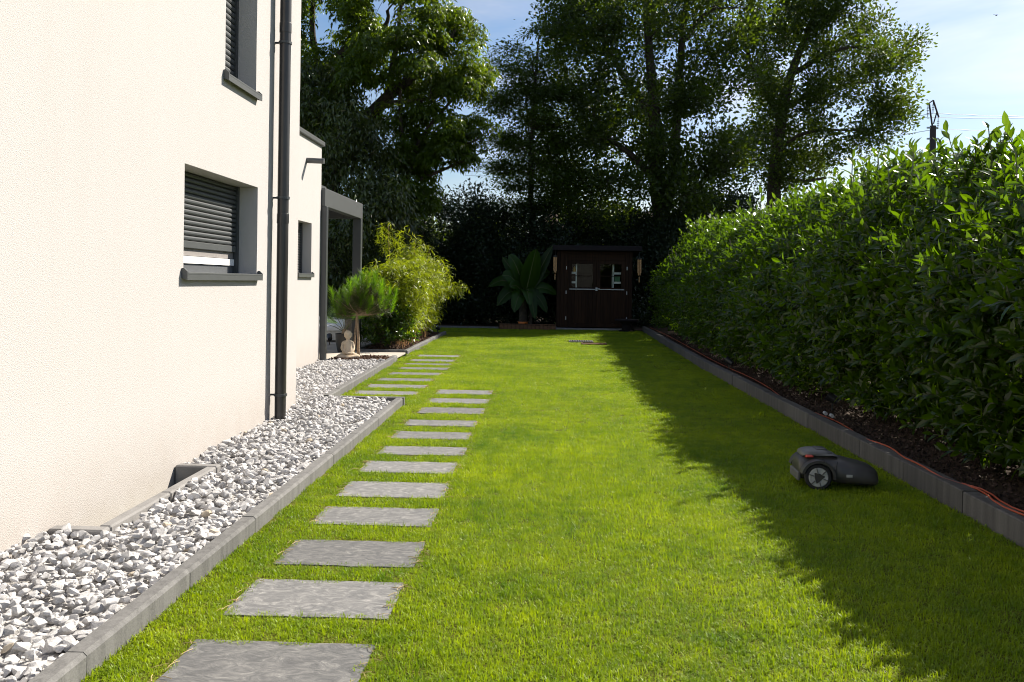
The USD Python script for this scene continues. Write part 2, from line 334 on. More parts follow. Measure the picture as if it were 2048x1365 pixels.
M['grass'] = usdkit.material(stage, L('grass_blade'), {
    'g': ('geometry', {}), 'nz': ('noise_texture', {'scale': 1.1, 'detail': 4.0, 'roughness': 0.6}), 'nf': ('noise_texture', {'scale': 9.0, 'detail': 3.0}),
    'ma': ('math', {'math_type': 'multiply_add', 'value2': 0.85, 'value3': -0.20}), 'mb': ('math', {'math_type': 'multiply_add', 'value2': 0.6}), 'mc': ('math', {'math_type': 'multiply_add', 'value2': 0.45}),
    'r': ('rgb_ramp', {'ramp': [(0.15, (0.095, 0.185, 0.004)), (0.50, (0.295, 0.375, 0.004)), (0.80, (0.46, 0.51, 0.008)), (0.95, (0.52, 0.50, 0.06)), (1.0, (0.56, 0.52, 0.16))]}),
    'p': ('principled_bsdf', {'roughness': 0.5, 'specular_ior_level': 0.45}), 'tr': ('translucent_bsdf', {}),
    'tm': ('mix_color', {'blend_type': 'multiply', 'fac': 1.0, 'b': (1.55, 1.5, 0.55), 'use_clamp': False}), 'mix': ('mix_closure', {'fac': 0.45})},
    [('g.position', 'nz.vector'), ('g.position', 'nf.vector'), ('g.random_per_island', 'ma.value1'), ('nz.fac', 'mb.value1'), ('ma.value', 'mb.value3'), ('nf.fac', 'mc.value1'), ('mb.value', 'mc.value3'),
     ('mc.value', 'r.fac'), ('r.color', 'p.base_color'), ('r.color', 'tm.a'), ('tm.result', 'tr.color'), ('p.BSDF', 'mix.closure1'), ('tr.BSDF', 'mix.closure2')], surface='mix.closure')
M['straw'] = plain('straw', (0.40, 0.30, 0.15), 0.8, 0, 0.3, 0.3, 30.0)
LA = lambda a, b, c: [(0.0, a), (0.55, b), (1.0, c)]
M['laurel'] = leafy('laurel_leaf', LA((0.040, 0.082, 0.005), (0.090, 0.148, 0.007), (0.19, 0.235, 0.010)), (3.4, 3.1, 0.5), 0.22, 0.52, 0.5)
M['laurel_young'] = leafy('laurel_young_leaf', LA((0.075, 0.135, 0.016), (0.10, 0.17, 0.02), (0.16, 0.20, 0.02)), (2.2, 2.1, 0.7), 0.3, 0.42, 0.5)
M['oak'] = leafy('oak_leaf', LA((0.042, 0.070, 0.007), (0.085, 0.122, 0.009), (0.165, 0.19, 0.011)), (3.0, 2.8, 0.6), 0.36, 0.5)
M['walnut'] = leafy('walnut_leaf', LA((0.070, 0.115, 0.007), (0.135, 0.185, 0.010), (0.23, 0.25, 0.014)), (2.6, 2.4, 0.5), 0.3, 0.5)
M['ash'] = leafy('ash_leaf', LA((0.044, 0.076, 0.009), (0.078, 0.122, 0.012), (0.13, 0.165, 0.016)), (2.8, 2.6, 0.6), 0.38, 0.48)
M['willow'] = leafy('drooping_leaf', LA((0.065, 0.092, 0.020), (0.110, 0.140, 0.028), (0.17, 0.19, 0.036)), (2.0, 2.0, 0.7), 0.25, 0.40, 0.8)
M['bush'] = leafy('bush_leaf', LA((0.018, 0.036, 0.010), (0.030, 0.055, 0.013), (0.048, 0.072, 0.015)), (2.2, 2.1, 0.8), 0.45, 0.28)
M['bamboo'] = leafy('bamboo_leaf', LA((0.23, 0.29, 0.014), (0.41, 0.46, 0.04), (0.55, 0.55, 0.10)), (1.5, 1.42, 0.5), 0.4, 0.5)
M['pine'] = leafy('pine_needle', LA((0.14, 0.28, 0.010), (0.20, 0.37, 0.010), (0.28, 0.43, 0.014)), (1.6, 1.6, 0.5), 0.5, 0.5)
M['pine_old'] = leafy('old_pine_needle', LA((0.10, 0.125, 0.035), (0.15, 0.175, 0.055), (0.22, 0.17, 0.05)), (1.4, 1.4, 0.6), 0.5, 0.25)
M['banana'] = leafy('banana_leaf', LA((0.032, 0.080, 0.007), (0.046, 0.108, 0.008), (0.070, 0.135, 0.010)), (3.0, 2.8, 0.5), 0.42, 0.45, 0.3)
M['palm'] = leafy('palm_leaf', LA((0.05, 0.10, 0.02), (0.08, 0.15, 0.025), (0.13, 0.19, 0.03)), (1.8, 1.8, 0.6), 0.4, 0.35)
# ------------------------------------------------------------------ ground, lawn, beds
def sheet(x0, x1, y0, y1, z):
    return np.array([[x0, y0, z], [x1, y0, z], [x1, y1, z], [x0, y1, z]], float), np.array([[0, 1, 2], [0, 2, 3]])

def flat(poly, z):
    import shapely
    v, f = trimesh.creation.triangulate_polygon(poly, engine='earcut')
    return np.column_stack([v, np.full(len(v), z)]), f

obj('ground', sheet(-400, 400, -60, 900, -0.06), M['ground'], kind='structure', label='rough grassy ground reaching out beyond the garden', cat='ground')
lawn_poly = Polygon([(-1.57, 0.5), (2.62, 0.5), (2.62, 10), (2.66, 14.5), (2.9, 25.15), (0.4, 25.15), (0.4, 24.95), (-1.3, 24.95), (-1.3, 25.2), (-7.5, 25.2), (-7.5, 23.6), (-3.0, 23.4),
                     (-2.5, 22.45), (-2.5, 14.6), (-2.40, 9.6), (-1.50, 9.55), (-1.55, 9.4)])
obj('lawn', flat(lawn_poly, 0.0), M['lawn'], kind='structure', label='soil of the long mown lawn between house and hedge', cat='lawn')

# gravel beds (their stones follow), mulch, terrace
bed1 = Polygon([(-2.56, 0.9), (-1.64, 0.9), (-1.63, 9.42), (-2.56, 9.42)])
bed2 = Polygon([(-3.66, 8.8), (-2.58, 8.8), (-2.60, 9.5), (-2.49, 9.62), (-2.60, 14.12), (-3.66, 14.12)])
gravel = thing('gravel_bed', 'long strip of white granite chippings between the white house and the concrete kerb', 'gravel bed', kind='structure')
obj('underlay', cat_mesh([flat(bed1.difference(sbox(-2.70, 4.36, -2.25, 5.80)), 0.026), flat(bed2, 0.026)]), M['bed'], gravel)

def rock(r, n=22, flat_=0.52):
    p = r.normal(size=(n, 3)); p /= np.linalg.norm(p, axis=1, keepdims=True)
    p *= r.uniform(0.75, 1.1, (n, 1)); p *= np.array([1.0, r.uniform(0.55, 0.85), r.uniform(flat_ - 0.15, flat_ + 0.12)])
    h = trimesh.convex.convex_hull(p)
    return np.array(h.vertices), np.array(h.faces)

def rect(x0, x1, y0, y1): return sbox(x0, y0, x1, y1)

def in_poly(poly, x, y):
    import shapely
    return shapely.contains_xy(poly, x, y)

def jitter(poly, step, r, jit=0.5):
    x0, y0, x1, y1 = poly.bounds
    gx, gy = np.meshgrid(np.arange(x0, x1, step), np.arange(y0, y1, step))
    p = np.stack([gx.ravel(), gy.ravel()], 1) + r.uniform(-jit, jit, (gx.size, 2)) * step
    return p[in_poly(poly, p[:, 0], p[:, 1])]

well_box = rect(-2.70, -2.225, 4.27, 5.90)
r = np.random.default_rng(11)
stones_xy = np.vstack([jitter(bed1.buffer(-0.015).difference(well_box), 0.046, r), jitter(bed1.buffer(-0.03).difference(well_box), 0.058, r), jitter(bed2.buffer(-0.02), 0.050, r), jitter(bed2.buffer(-0.04), 0.066, r)])
k = len(stones_xy)
sz = r.uniform(0.013, 0.040, k) * np.where(r.random(k) < 0.10, 1.3, 1.0)
nz = meshkit.fbm(np.column_stack([stones_xy * 2.2, np.zeros(k)]), 3, 5)
near_wall = np.clip((-1.75 - stones_xy[:, 0]) / 0.9, 0, 1) * (stones_xy[:, 1] < 9.4)
zz0 = 0.030 + 0.055 * r.random(k) + 0.05 * (nz - 0.5) + 0.02 * near_wall - 0.012 * (stones_xy[:, 1] > 9.4)
zz0 = np.where(stones_xy[:, 0] > -1.72, np.minimum(zz0, 0.058), zz0)
tilt = Rot.from_euler('zyx', np.column_stack([r.uniform(0, 6.28, k), r.normal(0, 0.35, k), r.normal(0, 0.35, k)])).as_matrix()
pos = np.column_stack([stones_xy, zz0])
order = np.argsort(np.linalg.norm(pos - EYE, axis=1) / sz)
in_view = pos[:, 0] > -0.66 * pos[:, 1]
shown = [i for i in order if in_view[i] and pos[i, 1] > 2.6][:300]
for i in shown:
    obj('stone', xf(rock(r), tilt[i], pos[i], sz[i]), M['gravel'] if r.random() > 0.012 else M['gravel_warm'], gravel)
rest = np.setdiff1d(np.arange(k), shown)
rocks = [[(rock(np.random.default_rng(100 + q)), M['gravel'])] for q in range(14)] + [[(rock(np.random.default_rng(130)), M['gravel_warm'])]]
points('loose_stones', rocks, pos[rest], tilt[rest], sz[rest], np.where(r.random(len(rest)) < 0.008, 14, r.integers(0, 14, len(rest))), gravel)

# kerbs, block by block
def kerb_block(length, w=0.076, h=0.16, top=0.09, cham=0.014):
    """along +y from 0, outer (lawn) side at x = 0, body towards -x"""
    poly = Polygon([(0, 0), (0, h - cham), (-cham, h), (-w + 0.004, h), (-w, h - 0.004), (-w, 0)])
    v, f = prism(poly, length - 0.006)
    return np.column_stack([v[:, 0], v[:, 2] + 0.003, v[:, 1] + top - h]), f[:, ::-1]

def kerb_run(parent, p0, p1, step=0.86, first=None, flip=False, mat='kerb', **kw):
    p0, p1 = np.array(p0, float), np.array(p1, float); d = p1 - p0; n = np.linalg.norm(d); d /= n
    a = math.atan2(d[1], d[0]) - math.pi / 2; at = 0.0
    while at < n - 0.02:
        ln = min(first if (at == 0 and first) else step, n - at)
        v, f = kerb_block(ln, **kw)
        if flip: v, f = v * [-1, 1, 1], f[:, ::-1]
        v = xf((v, f), Rot.from_euler('z', a + rng.normal(0, 0.0012)), (*(p0 + d * at + rng.normal(0, 0.0015, 2)), rng.normal(0, 0.0015)))
        obj('kerb_block', v, M[mat], parent); at += ln

kb = thing('kerb', 'grey concrete kerb edging the gravel strip, turning in at its far corner', 'kerb', kind='structure')
kerb_run(kb, (-1.575, 0.40), (-1.548, 9.42), first=0.78)
kerb_run(kb, (-2.33, 9.512), (-1.535, 9.512), step=0.80, flip=True, cham=0.006)
kb2 = thing('kerb', 'grey concrete kerb beside the farther and narrower row of slabs', 'kerb', kind='structure')
kerb_run(kb2, (-2.405, 9.56), (-2.53, 14.75), first=0.55)
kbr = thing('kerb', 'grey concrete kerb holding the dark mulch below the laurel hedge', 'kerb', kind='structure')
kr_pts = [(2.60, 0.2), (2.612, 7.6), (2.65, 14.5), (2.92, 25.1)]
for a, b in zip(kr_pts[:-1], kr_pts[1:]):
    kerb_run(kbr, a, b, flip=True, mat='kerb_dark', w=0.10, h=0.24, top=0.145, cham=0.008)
kbf = thing('kerb', 'grey concrete kerb round the bamboo bed', 'kerb', kind='structure')
kerb_run(kbf, (-3.60, 16.15), (-2.62, 16.15), step=1.0, flip=False, top=0.07)
kerb_run(kbf, (-2.57, 16.10), (-2.55, 22.4), top=0.07)
kerb_run(kbf, (-3.62, 16.20), (-3.62, 22.4), top=0.07, flip=True)
kbb = thing('kerb', 'low grey kerb along the far end of the lawn before the dark shrubs', 'kerb', kind='structure')
kerb_run(kbb, (-7.5, 25.2), (-1.32, 25.2), top=0.06, flip=False)

# mulch beds
hb = Polygon([(2.70, 0.3), (2.712, 7.6), (2.75, 14.5), (3.02, 25.1), (5.4, 25.1), (5.2, 0.3)])
mb = thing('mulch_bed', 'dark bark mulch strip between right kerb and laurel hedge', 'mulch bed', kind='structure')
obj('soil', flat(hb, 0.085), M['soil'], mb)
def chip(rr):
    v, f = rock(rr, 9, 0.3); return v, f
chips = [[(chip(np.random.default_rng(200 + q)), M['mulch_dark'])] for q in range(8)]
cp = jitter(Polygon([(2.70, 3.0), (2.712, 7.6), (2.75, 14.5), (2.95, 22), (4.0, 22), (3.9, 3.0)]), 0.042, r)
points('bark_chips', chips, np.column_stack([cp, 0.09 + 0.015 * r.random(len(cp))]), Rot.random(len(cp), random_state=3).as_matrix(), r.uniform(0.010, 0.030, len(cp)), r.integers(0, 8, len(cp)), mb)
pb = Polygon([(-3.62, 14.19), (-2.60, 14.19), (-2.63, 14.95), (-3.1, 15.02), (-3.55, 14.85)])
mb2 = thing('mulch_bed', 'small bed of red-brown bark mulch around the young pine', 'mulch bed', kind='structure')
obj('soil', flat(pb, 0.03), M['soil'], mb2)
chips2 = [[(chip(np.random.default_rng(220 + q)), M['mulch'])] for q in range(8)]
cp = jitter(pb, 0.03, r)
points('bark_chips', chips2, np.column_stack([cp, 0.035 + 0.03 * r.random(len(cp))]), Rot.random(len(cp), random_state=4).as_matrix(), r.uniform(0.014, 0.032, len(cp)), r.integers(0, 8, len(cp)), mb2)
obj('edging_strip', bx(-3.66, -2.60, 14.13, 14.16, -0.02, 0.055), M['anthracite_light'], mb2)
mb3 = thing('mulch_bed', 'bark mulch under the bamboo and the glossy shrub', 'mulch bed', kind='structure')
bf = rect(-3.53, -2.66, 16.25, 22.3)
obj('soil', flat(bf, 0.03), M['soil'], mb3)
cp = jitter(bf, 0.05, r)
points('bark_chips', chips2, np.column_stack([cp, 0.035 + 0.02 * r.random(len(cp))]), Rot.random(len(cp), random_state=5).as_matrix(), r.uniform(0.014, 0.032, len(cp)), r.integers(0, 8, len(cp)), mb3)

# terrace of paving tiles behind the annex
tr = thing('terrace', 'pale beige paved terrace beyond the annex under the pergola', 'terrace', kind='structure')
obj('mortar_bed', cat_mesh([sheet(-8.6, -3.66, 13.9, 20.6, 0.004), sheet(-3.66, -2.60, 14.95, 16.14, 0.004)]), M['concrete'], tr)
tp = unary_union([rect(-8.6, -3.66, 13.9, 20.6), rect(-3.66, -2.60, 14.95, 16.06)])
for ix in range(12):
    for iy in range(18):
        c = rect(-8.6 + ix * 0.6 + 0.003, -8.6 + ix * 0.6 + 0.597, 13.9 + iy * 0.6 + 0.003, 13.9 + iy * 0.6 + 0.597).intersection(tp)
        if c.area > 0.02 and c.geom_type == 'Polygon' and (c.bounds[2] > -5.9):
            v, f = prism(c, 0.02); obj('tile', (v + [0, 0, 0.008 + rng.uniform(0, 0.0015)], f), M['paving'], tr)

# stepping slabs
ords = ['first', 'second', 'third', 'fourth', 'fifth', 'sixth', 'seventh', 'eighth', 'ninth', 'tenth', 'eleventh', 'twelfth']
row1 = [(2.80, 3.23), (3.46, 3.90), (4.09, 4.51), (4.78, 5.18), (5.41, 5.84), (6.11, 6.51), (6.75, 7.11), (7.44, 7.82), (8.12, 8.48), (8.89, 9.33), (9.66, 10.06), (10.44, 10.86)]
row2 = [(10.28, 10.62), (10.94, 11.30), (11.72, 12.04), (12.48, 12.82), (13.27, 13.60), (13.99, 14.27), (14.62, 15.0), (15.54, 15.90)]
slab_rects = []
def slab(x0, x1, y0, y1, z=0.006, seed=0):
    rr = np.random.default_rng(seed)
    pts = []
    c = [(x0, y0), (x1, y0), (x1, y1), (x0, y1)]
    for a, b in zip(c, c[1:] + c[:1]):
        for t in np.linspace(0, 1, 10)[:-1]:
            pts.append(np.array(a) + (np.array(b) - a) * t + rr.normal(0, 0.0035, 2))
    v, f = prism(Polygon(pts).buffer(-0.012).buffer(0.012, quad_segs=3), 0.045)
    return v + [0, 0, z - 0.045], f
for i, (a, b) in enumerate(row1):
    a += 0.018
    dx = rng.normal(0, 0.008)
    slab_rects.append(rect(-1.315 + dx, -0.625 + dx, a, b))
    obj('stepping_slab', slab(-1.315 + dx, -0.625 + dx, a, b, seed=300 + i), M['slate'], cat='stepping slab', group='slabs of the nearer row',
        label=f'riven grey slate slab sunk in grass, {ords[i]} from the camera in the nearer row')
for i, (a, b) in enumerate(row2):
    dx = rng.normal(0, 0.012)
    slab_rects.append(rect(-2.285 + dx, -1.525 + dx, a, b))
    obj('stepping_slab', slab(-2.285 + dx, -1.525 + dx, a, b, seed=330 + i), M['slate'], cat='stepping slab', group='slabs of the farther row',
        label=f'riven grey slate slab, {ords[i]} from the camera in the farther row beside the gravel')

# drain covers in the lawn
def cover(name, label, x0, x1, y0, y1, mat, slots):
    t = thing(name, label, 'drain cover', ((x0 + x1) / 2, (y0 + y1) / 2, 0))
    w, d = (x1 - x0) / 2, (y1 - y0) / 2
    obj('rim', cat_mesh([bx(-w, w, -d, -d + 0.03, 0, 0.035), bx(-w, w, d - 0.03, d, 0, 0.035), bx(-w, -w + 0.03, -d + 0.03, d - 0.03, 0, 0.035), bx(w - 0.03, w, -d + 0.03, d - 0.03, 0, 0.035)]), mat, t)
    obj('plate', bx(-w + 0.03, w - 0.03, -d + 0.03, d - 0.03, -0.01, 0.022 if not slots else 0.008), mat, t)
    if slots:
        for q in np.linspace(-w + 0.06, w - 0.06, 9): obj('bar', bx(q - 0.012, q + 0.012, -d + 0.032, d - 0.032, 0.0085, 0.032), mat, t)
    slab_rects.append(rect(x0, x1, y0, y1))
cover('drain_cover', 'pale grey drain grating in the lawn before the shed', 0.62, 1.18, 19.85, 20.3, M['kerb'], True)
cover('drain_cover', 'brown drain plate in the lawn at the shadow edge before the shed', 0.88, 1.45, 19.15, 19.55, M['timber'], False)

# ------------------------------------------------------------------ grass
def grass_patch(seed, n=165, rad=0.075, w=0.0031, hmin=0.016, hmax=0.039):
    rr = np.random.default_rng(seed)
    a, q = rr.uniform(0, 6.28, n), rad * np.sqrt(rr.random(n))
    base = np.column_stack([q * np.cos(a), q * np.sin(a), np.full(n, -0.004)])
    h = rr.uniform(hmin, hmax, n) * rr.uniform(0.75, 1.0, n); az = rr.uniform(0, 6.28, n); lean = np.abs(rr.normal(0.85, 0.5, n))
    d = np.column_stack([np.cos(az), np.sin(az), np.zeros(n)]); side = np.column_stack([-np.sin(az + rr.normal(0, .6, n)), np.cos(az), np.zeros(n)]) * (w * rr.uniform(0.7, 1.3, n))[:, None]
    mid = base + d * (h * 0.5 * np.sin(lean * 0.6))[:, None] + [[0, 0, 1]] * (h * 0.55 * np.cos(lean * 0.6))[:, None]
    tip = mid + d * (h * 0.5 * np.sin(np.minimum(lean * 1.7, 1.9)))[:, None] + [[0, 0, 1]] * (h * 0.5 * np.cos(np.minimum(lean * 1.7, 1.9)))[:, None]
    v = np.stack([base - side * .5, base + side * .5, mid - side * .5, mid + side * .5, tip], 1).reshape(-1, 3)
    o = np.arange(n)[:, None] * 5
    f = np.stack([o + [0, 1, 3], o + [0, 3, 2], o + [2, 3, 4]], 1).reshape(-1, 3)
    return v, f

import shapely
slabs_u = unary_union(slab_rects)
gz = lawn_poly.buffer(-0.02).difference(slabs_u.buffer(0.004))
gp, gs, gi = [], [], []
for y0, y1, step, sc in ((1.2, 8.0, 0.072, 1.0), (8.0, 14.0, 0.098, 1.15), (14.0, 25.2, 0.135, 1.45)):
    zone = gz.intersection(rect(-8, 4, y0, y1))
    for g in [q for q in getattr(zone, 'geoms', [zone]) if q.area > 1e-4]:
        p = jitter(g, step, r)
        p = p[p[:, 0] > -0.68 * p[:, 1] - 0.2]
        dist = shapely.distance(slabs_u, shapely.points(p))
        s = np.minimum(sc * r.uniform(0.8, 1.2, len(p)), 0.62 + dist * 9)
        gp.append(p); gs.append(s); gi.append(r.integers(0, 8, len(p)))
gp, gs, gi = np.vstack(gp), np.concatenate(gs), np.concatenate(gi)
hvar = 0.78 + 0.5 * meshkit.fbm(np.column_stack([gp * 1.7, np.zeros(len(gp))]), 3, 9)
gscale = np.column_stack([gs, gs, np.minimum(gs, 1.15) * hvar])
grot = Rot.from_euler('z', r.uniform(0, 6.28, len(gp))).as_matrix()
points('grass', [[(grass_patch(400 + q), M['grass'])] for q in range(8)], np.column_stack([gp, np.zeros(len(gp))]), grot, gscale, gi,
       label='short bright green lawn grass, half in hedge shade', cat='grass')
# dry straw that the mower left along the slab edges
sp_, sd_ = [], []
for rc in slab_rects[:20]:
    x0, y0, x1, y1 = rc.bounds
    for side, x in ((-1, x0), (1, x1)):
        m = 14
        sp_.append(np.column_stack([x + r.normal(0, 0.018, m), r.uniform(y0, y1, m), np.full(m, 0.010)]))
        sd_.append(r.uniform(0, 6.28, m))
sp_, sd_ = np.vstack(sp_), np.concatenate(sd_)
straw = tube([(-0.02, 0, 0), (0, 0.002, 0.003), (0.022, 0, 0)], 0.0011, 4)
points('straw', [[(straw, M['straw'])]], sp_, Rot.from_euler('z', sd_).as_matrix(), r.uniform(0.6, 1.5, len(sp_)), np.zeros(len(sp_), int), label='dry straw-coloured clippings along the slab edges', cat='clippings')
#PART3
# ------------------------------------------------------------------ the house
WX, AXX = -2.54, -3.66
def wall_holes(y0, y1, z0, z1, holes, x, th=0.32):
    """a wall in the plane x (its outer face), openings as (y0, y1, z0, z1)"""
    p = sbox(y0, z0, y1, z1)
    for h in holes: p = p.difference(sbox(h[0], h[2], h[1], h[3]))
    v, f = prism(p, th)
    return np.column_stack([v[:, 2] + x - th, v[:, 0], v[:, 1]]), f

a0, a1 = AX(369.5, 330.3, WX), AX(515.8, 372.5, WX)
b0, b1 = AX(378, 548, WX), AX(515.8, 548, WX)
LWIN = (a0[1], a1[1], (b0[2] + b1[2]) / 2, (a0[2] + a1[2]) / 2)
u0, u1 = AX(450.5, 120, WX), AX(513, 120, WX)
us = AX(505, 185, WX)
UWIN = (u0[1], u1[1], us[2], us[2] + 1.35)
s0, s1 = AX(595, 440, AXX), AX(623.5, 446, AXX)
SWIN = (s0[1], s1[1], AX(610, 548, AXX)[2], s0[2])
HY0, HY1, HTOP = -3.0, AX(597, 400, WX)[1], 6.2
AY1 = 13.80
ATOP = AX(620, 279, AXX)[2]
house = thing('house', 'modern white rendered house with grey shutters, windows and a lower annex', 'house')
obj('wall', wall_holes(HY0, HY1, -0.1, HTOP, [LWIN, UWIN], WX), M['stucco'], house)
obj('wall', cat_mesh([bx(-10.5, WX - 0.32, HY1 - 0.32, HY1, -0.1, HTOP), bx(-10.5, -10.2, HY0, HY1 - 0.32, -0.1, HTOP), bx(-10.2, WX - 0.32, HY0, HY0 + 0.3, -0.1, HTOP)]), M['stucco'], house)
obj('roof', cat_mesh([bx(-10.2, WX - 0.32, HY0 + 0.3, HY1 - 0.32, HTOP - 0.4, HTOP - 0.2), bx(-10.54, WX + 0.04, HY0 - 0.04, HY1 + 0.04, HTOP + 0.002, HTOP + 0.08)]), M['anthracite'], house)
obj('annex_wall', wall_holes(HY1 + 0.003, AY1, -0.1, ATOP, [SWIN], AXX), M['stucco'], house)
obj('annex_wall', cat_mesh([bx(-9.5, AXX - 0.32, AY1 - 0.3, AY1, -0.1, ATOP), bx(-9.5, -9.2, HY1 + 0.003, AY1 - 0.3, -0.1, ATOP)]), M['stucco'], house)
ar = obj('annex_roof', bx(-9.2, AXX - 0.32, HY1 + 0.003, AY1 - 0.3, ATOP - 0.3, ATOP - 0.15), M['felt'], house)
obj('coping', cat_mesh([bx(AXX - 0.35, AXX + 0.045, HY1 + 0.003, AY1 + 0.045, ATOP + 0.002, ATOP + 0.075, 0.006)]), M['anthracite_light'], house)

def window(W, x, depth, shutter_to, n_slat, parent, name_label, blind=True):
    """frame, glass and roller shutter inside an opening; shutter_to: 0..1 how far it is down"""
    y0, y1, z0, z1 = W; xi = x - depth
    t = thing('window', name_label, parent=parent)
    fw = 0.06
    obj('frame', cat_mesh([bx(xi - 0.07, xi - 0.01, y0, y0 + fw, z0, z1), bx(xi - 0.07, xi - 0.01, y1 - fw, y1, z0, z1),
                           bx(xi - 0.07, xi - 0.01, y0 + fw, y1 - fw, z1 - fw, z1), bx(xi - 0.07, xi - 0.01, y0 + fw, y1 - fw, z0, z0 + fw * 1.2)]), M['frame'], t)
    obj('pane', bx(xi - 0.045, xi - 0.035, y0 + fw, y1 - fw, z0 + fw * 1.2, z1 - fw), M['glass'], t)
    obj('guide_rail', bx(xi - 0.008, xi + 0.028, y1 - 0.045, y1 - 0.002, z0, z1), M['anthracite'], t)
    obj('guide_rail', bx(xi - 0.008, xi + 0.028, y0 + 0.002, y0 + 0.045, z0, z1), M['anthracite'], t)
    if blind:
        obj('inner_blind', bx(xi - 0.0115, xi - 0.0075, y0 + 0.05, y1 - 0.05, z0 + 0.134, z1 - 0.01), M['curtain'], t)
        obj('lower_rail', bx(xi - 0.006, xi + 0.004, y0 + 0.05, y1 - 0.05, z0 + 0.075, z0 + 0.130), M['white'], t)
    obj('dark_room', bx(xi - 0.145, xi - 0.14, y0, y1, z0, z1), M['dark'], t)
    zb = z1 - (z1 - z0) * shutter_to; h = (z1 - zb) / n_slat
    for k in range(n_slat):
        za = z1 - (k + 1) * h
        pr = Polygon([(0, 0.003), (0.007, 0.006), (0.0125, h * 0.35), (0.012, h * 0.65), (0.006, h - 0.006), (0, h - 0.003), (-0.004, h - 0.003), (-0.004, 0.003)])
        v, f = prism(pr, y1 - y0 - 0.06)
        obj('shutter_slat', (np.column_stack([v[:, 0] + xi + 0.004, y0 + 0.03 + v[:, 2], v[:, 1] + za]), f[:, ::-1]), M['shutter'], t)
    obj('bottom_bar', bx(xi - 0.002, xi + 0.018, y0 + 0.03, y1 - 0.03, zb - 0.055, zb - 0.002, 0.003), M['anthracite_light'], t)
    # sill: sheet with a front drop and upturned ends
    ov = 0.045
    sl = [bx(xi - 0.02, x + ov, y0 - 0.017, y1 + 0.017, z0 - 0.012, z0 + 0.003, 0.002), bx(x + ov - 0.006, x + ov, y0 - 0.017, y1 + 0.017, z0 - 0.052, z0 - 0.0122)]
    for yy_ in (y0 - 0.034, y1 + 0.018):
        v, f = prism(Polygon([(x + 0.003, z0 - 0.04), (x + ov, z0 - 0.052), (x + ov, z0 + 0.008), (x + 0.02, z0 + 0.032), (x + 0.003, z0 + 0.032)]), 0.016)
        sl.append((np.column_stack([v[:, 0], yy_ + v[:, 2], v[:, 1]]), f[:, ::-1]))
    obj('sill', cat_mesh(sl), M['anthracite_light'], t)
    return t
window(LWIN, WX, 0.19, 0.68, 13, house, 'ground floor window with its grey roller shutter two thirds down')
window(UWIN, WX, 0.19, 0.97, 26, house, 'upper floor window with its roller shutter closed', False)
window(SWIN, AXX, 0.17, 0.97, 20, house, 'narrow annex window with its shutter closed', False)

# downpipe with brackets
dp0, dp1 = AX(571, 10, WX + 0.10), AX(563, 835, WX + 0.10)
pipe_y = (dp0[1] + dp1[1]) / 2
px_ = WX + 0.095
dpipe = thing('downpipe', parent=house)
obj('pipe', tube([(px_, pipe_y, -0.03), (px_, pipe_y, HTOP - 0.1)], 0.052, 20), M['downpipe'], dpipe, smooth=40)
for zc in (AX(570, 55, px_)[2], AX(566, 437, px_)[2], 1.9 + 2.4):
    obj('socket', lathe([(0.0525, -0.05), (0.0555, -0.046), (0.0555, 0.04), (0.0525, 0.044)], 20, (px_, pipe_y, zc)), M['downpipe'], dpipe, smooth=40)
for zc in (AX(565, 396, px_)[2], AX(563, 789, px_)[2], AX(565, 396, px_)[2] + 1.45):
    obj('bracket', cat_mesh([lathe([(0.054, -0.012), (0.061, -0.011), (0.061, 0.011), (0.054, 0.012)], 20, (px_, pipe_y, zc)), bx(WX + 0.001, px_ - 0.05, pipe_y - 0.008, pipe_y + 0.008, zc - 0.008, zc + 0.008)]), M['anthracite'], dpipe)
# overflow spout of the annex roof
sp = AX(613.5, 321, AXX)
obj('spout', tube([(AXX - 0.05, sp[1], sp[2]), (AXX + 0.27, sp[1], sp[2] - 0.012)], 0.042, 16), M['anthracite_light'], house, smooth=40)

# concrete light well against the wall
lw = thing('light_well', 'concrete block surround of a basement light well against the white wall', 'light well')
zt, wy0, wy1, wx1 = 0.095, 4.36, 5.80, -2.24
def blk(x0, x1, y0, y1, lo=-0.25): return bx(x0, x1, y0, y1, lo, zt, 0.01)
obj('block', blk(WX + 0.004, wx1, wy0 - 0.08, wy0), M['kerb_mid'], lw)
obj('block', blk(WX + 0.004, wx1, wy1, wy1 + 0.08), M['kerb_mid'], lw)
for q in range(2):
    ya = wy0 + 0.002 + q * (wy1 - wy0 - 0.004) / 2
    obj('block', blk(wx1 - 0.07, wx1, ya, ya + (wy1 - wy0 - 0.004) / 2 - 0.004), M['kerb_mid'], lw)
obj('pit_floor', bx(WX + 0.004, wx1 - 0.072, wy0 + 0.002, wy1 - 0.002, -0.29, -0.25), M['dark'], lw)

# ------------------------------------------------------------------ pergola
pg = thing('pergola', 'dark grey metal pergola attached behind the white annex', 'pergola')
PX = -3.60
py1 = AX(722, 600, PX)[1]
ptop = AX(731, 411, PX)[2]
py0 = AY1 + 0.02
obj('post', bx(PX - 0.16, PX, py1 - 0.10, py1 + 0.05, 0.0, ptop - 0.30, 0.006), M['anthracite'], pg)
obj('post', bx(PX - 0.06, PX + 0.03, py0, py0 + 0.12, 0.0, ptop - 0.30, 0.006), M['anthracite'], pg)
obj('beam', bx(PX - 0.14, PX, py0, py1 + 0.05, ptop - 0.298, ptop, 0.006), M['anthracite_light'], pg)
obj('beam', bx(PX - 4.3, PX - 0.142, py1 - 0.09, py1 + 0.05, ptop - 0.298, ptop - 0.002, 0.006), M['anthracite'], pg)
obj('gutter_edge', bx(PX - 0.20, PX - 0.143, py0 - 0.02, py0 + 0.62, ptop - 0.04, ptop + 0.08), M['anthracite_light'], pg)
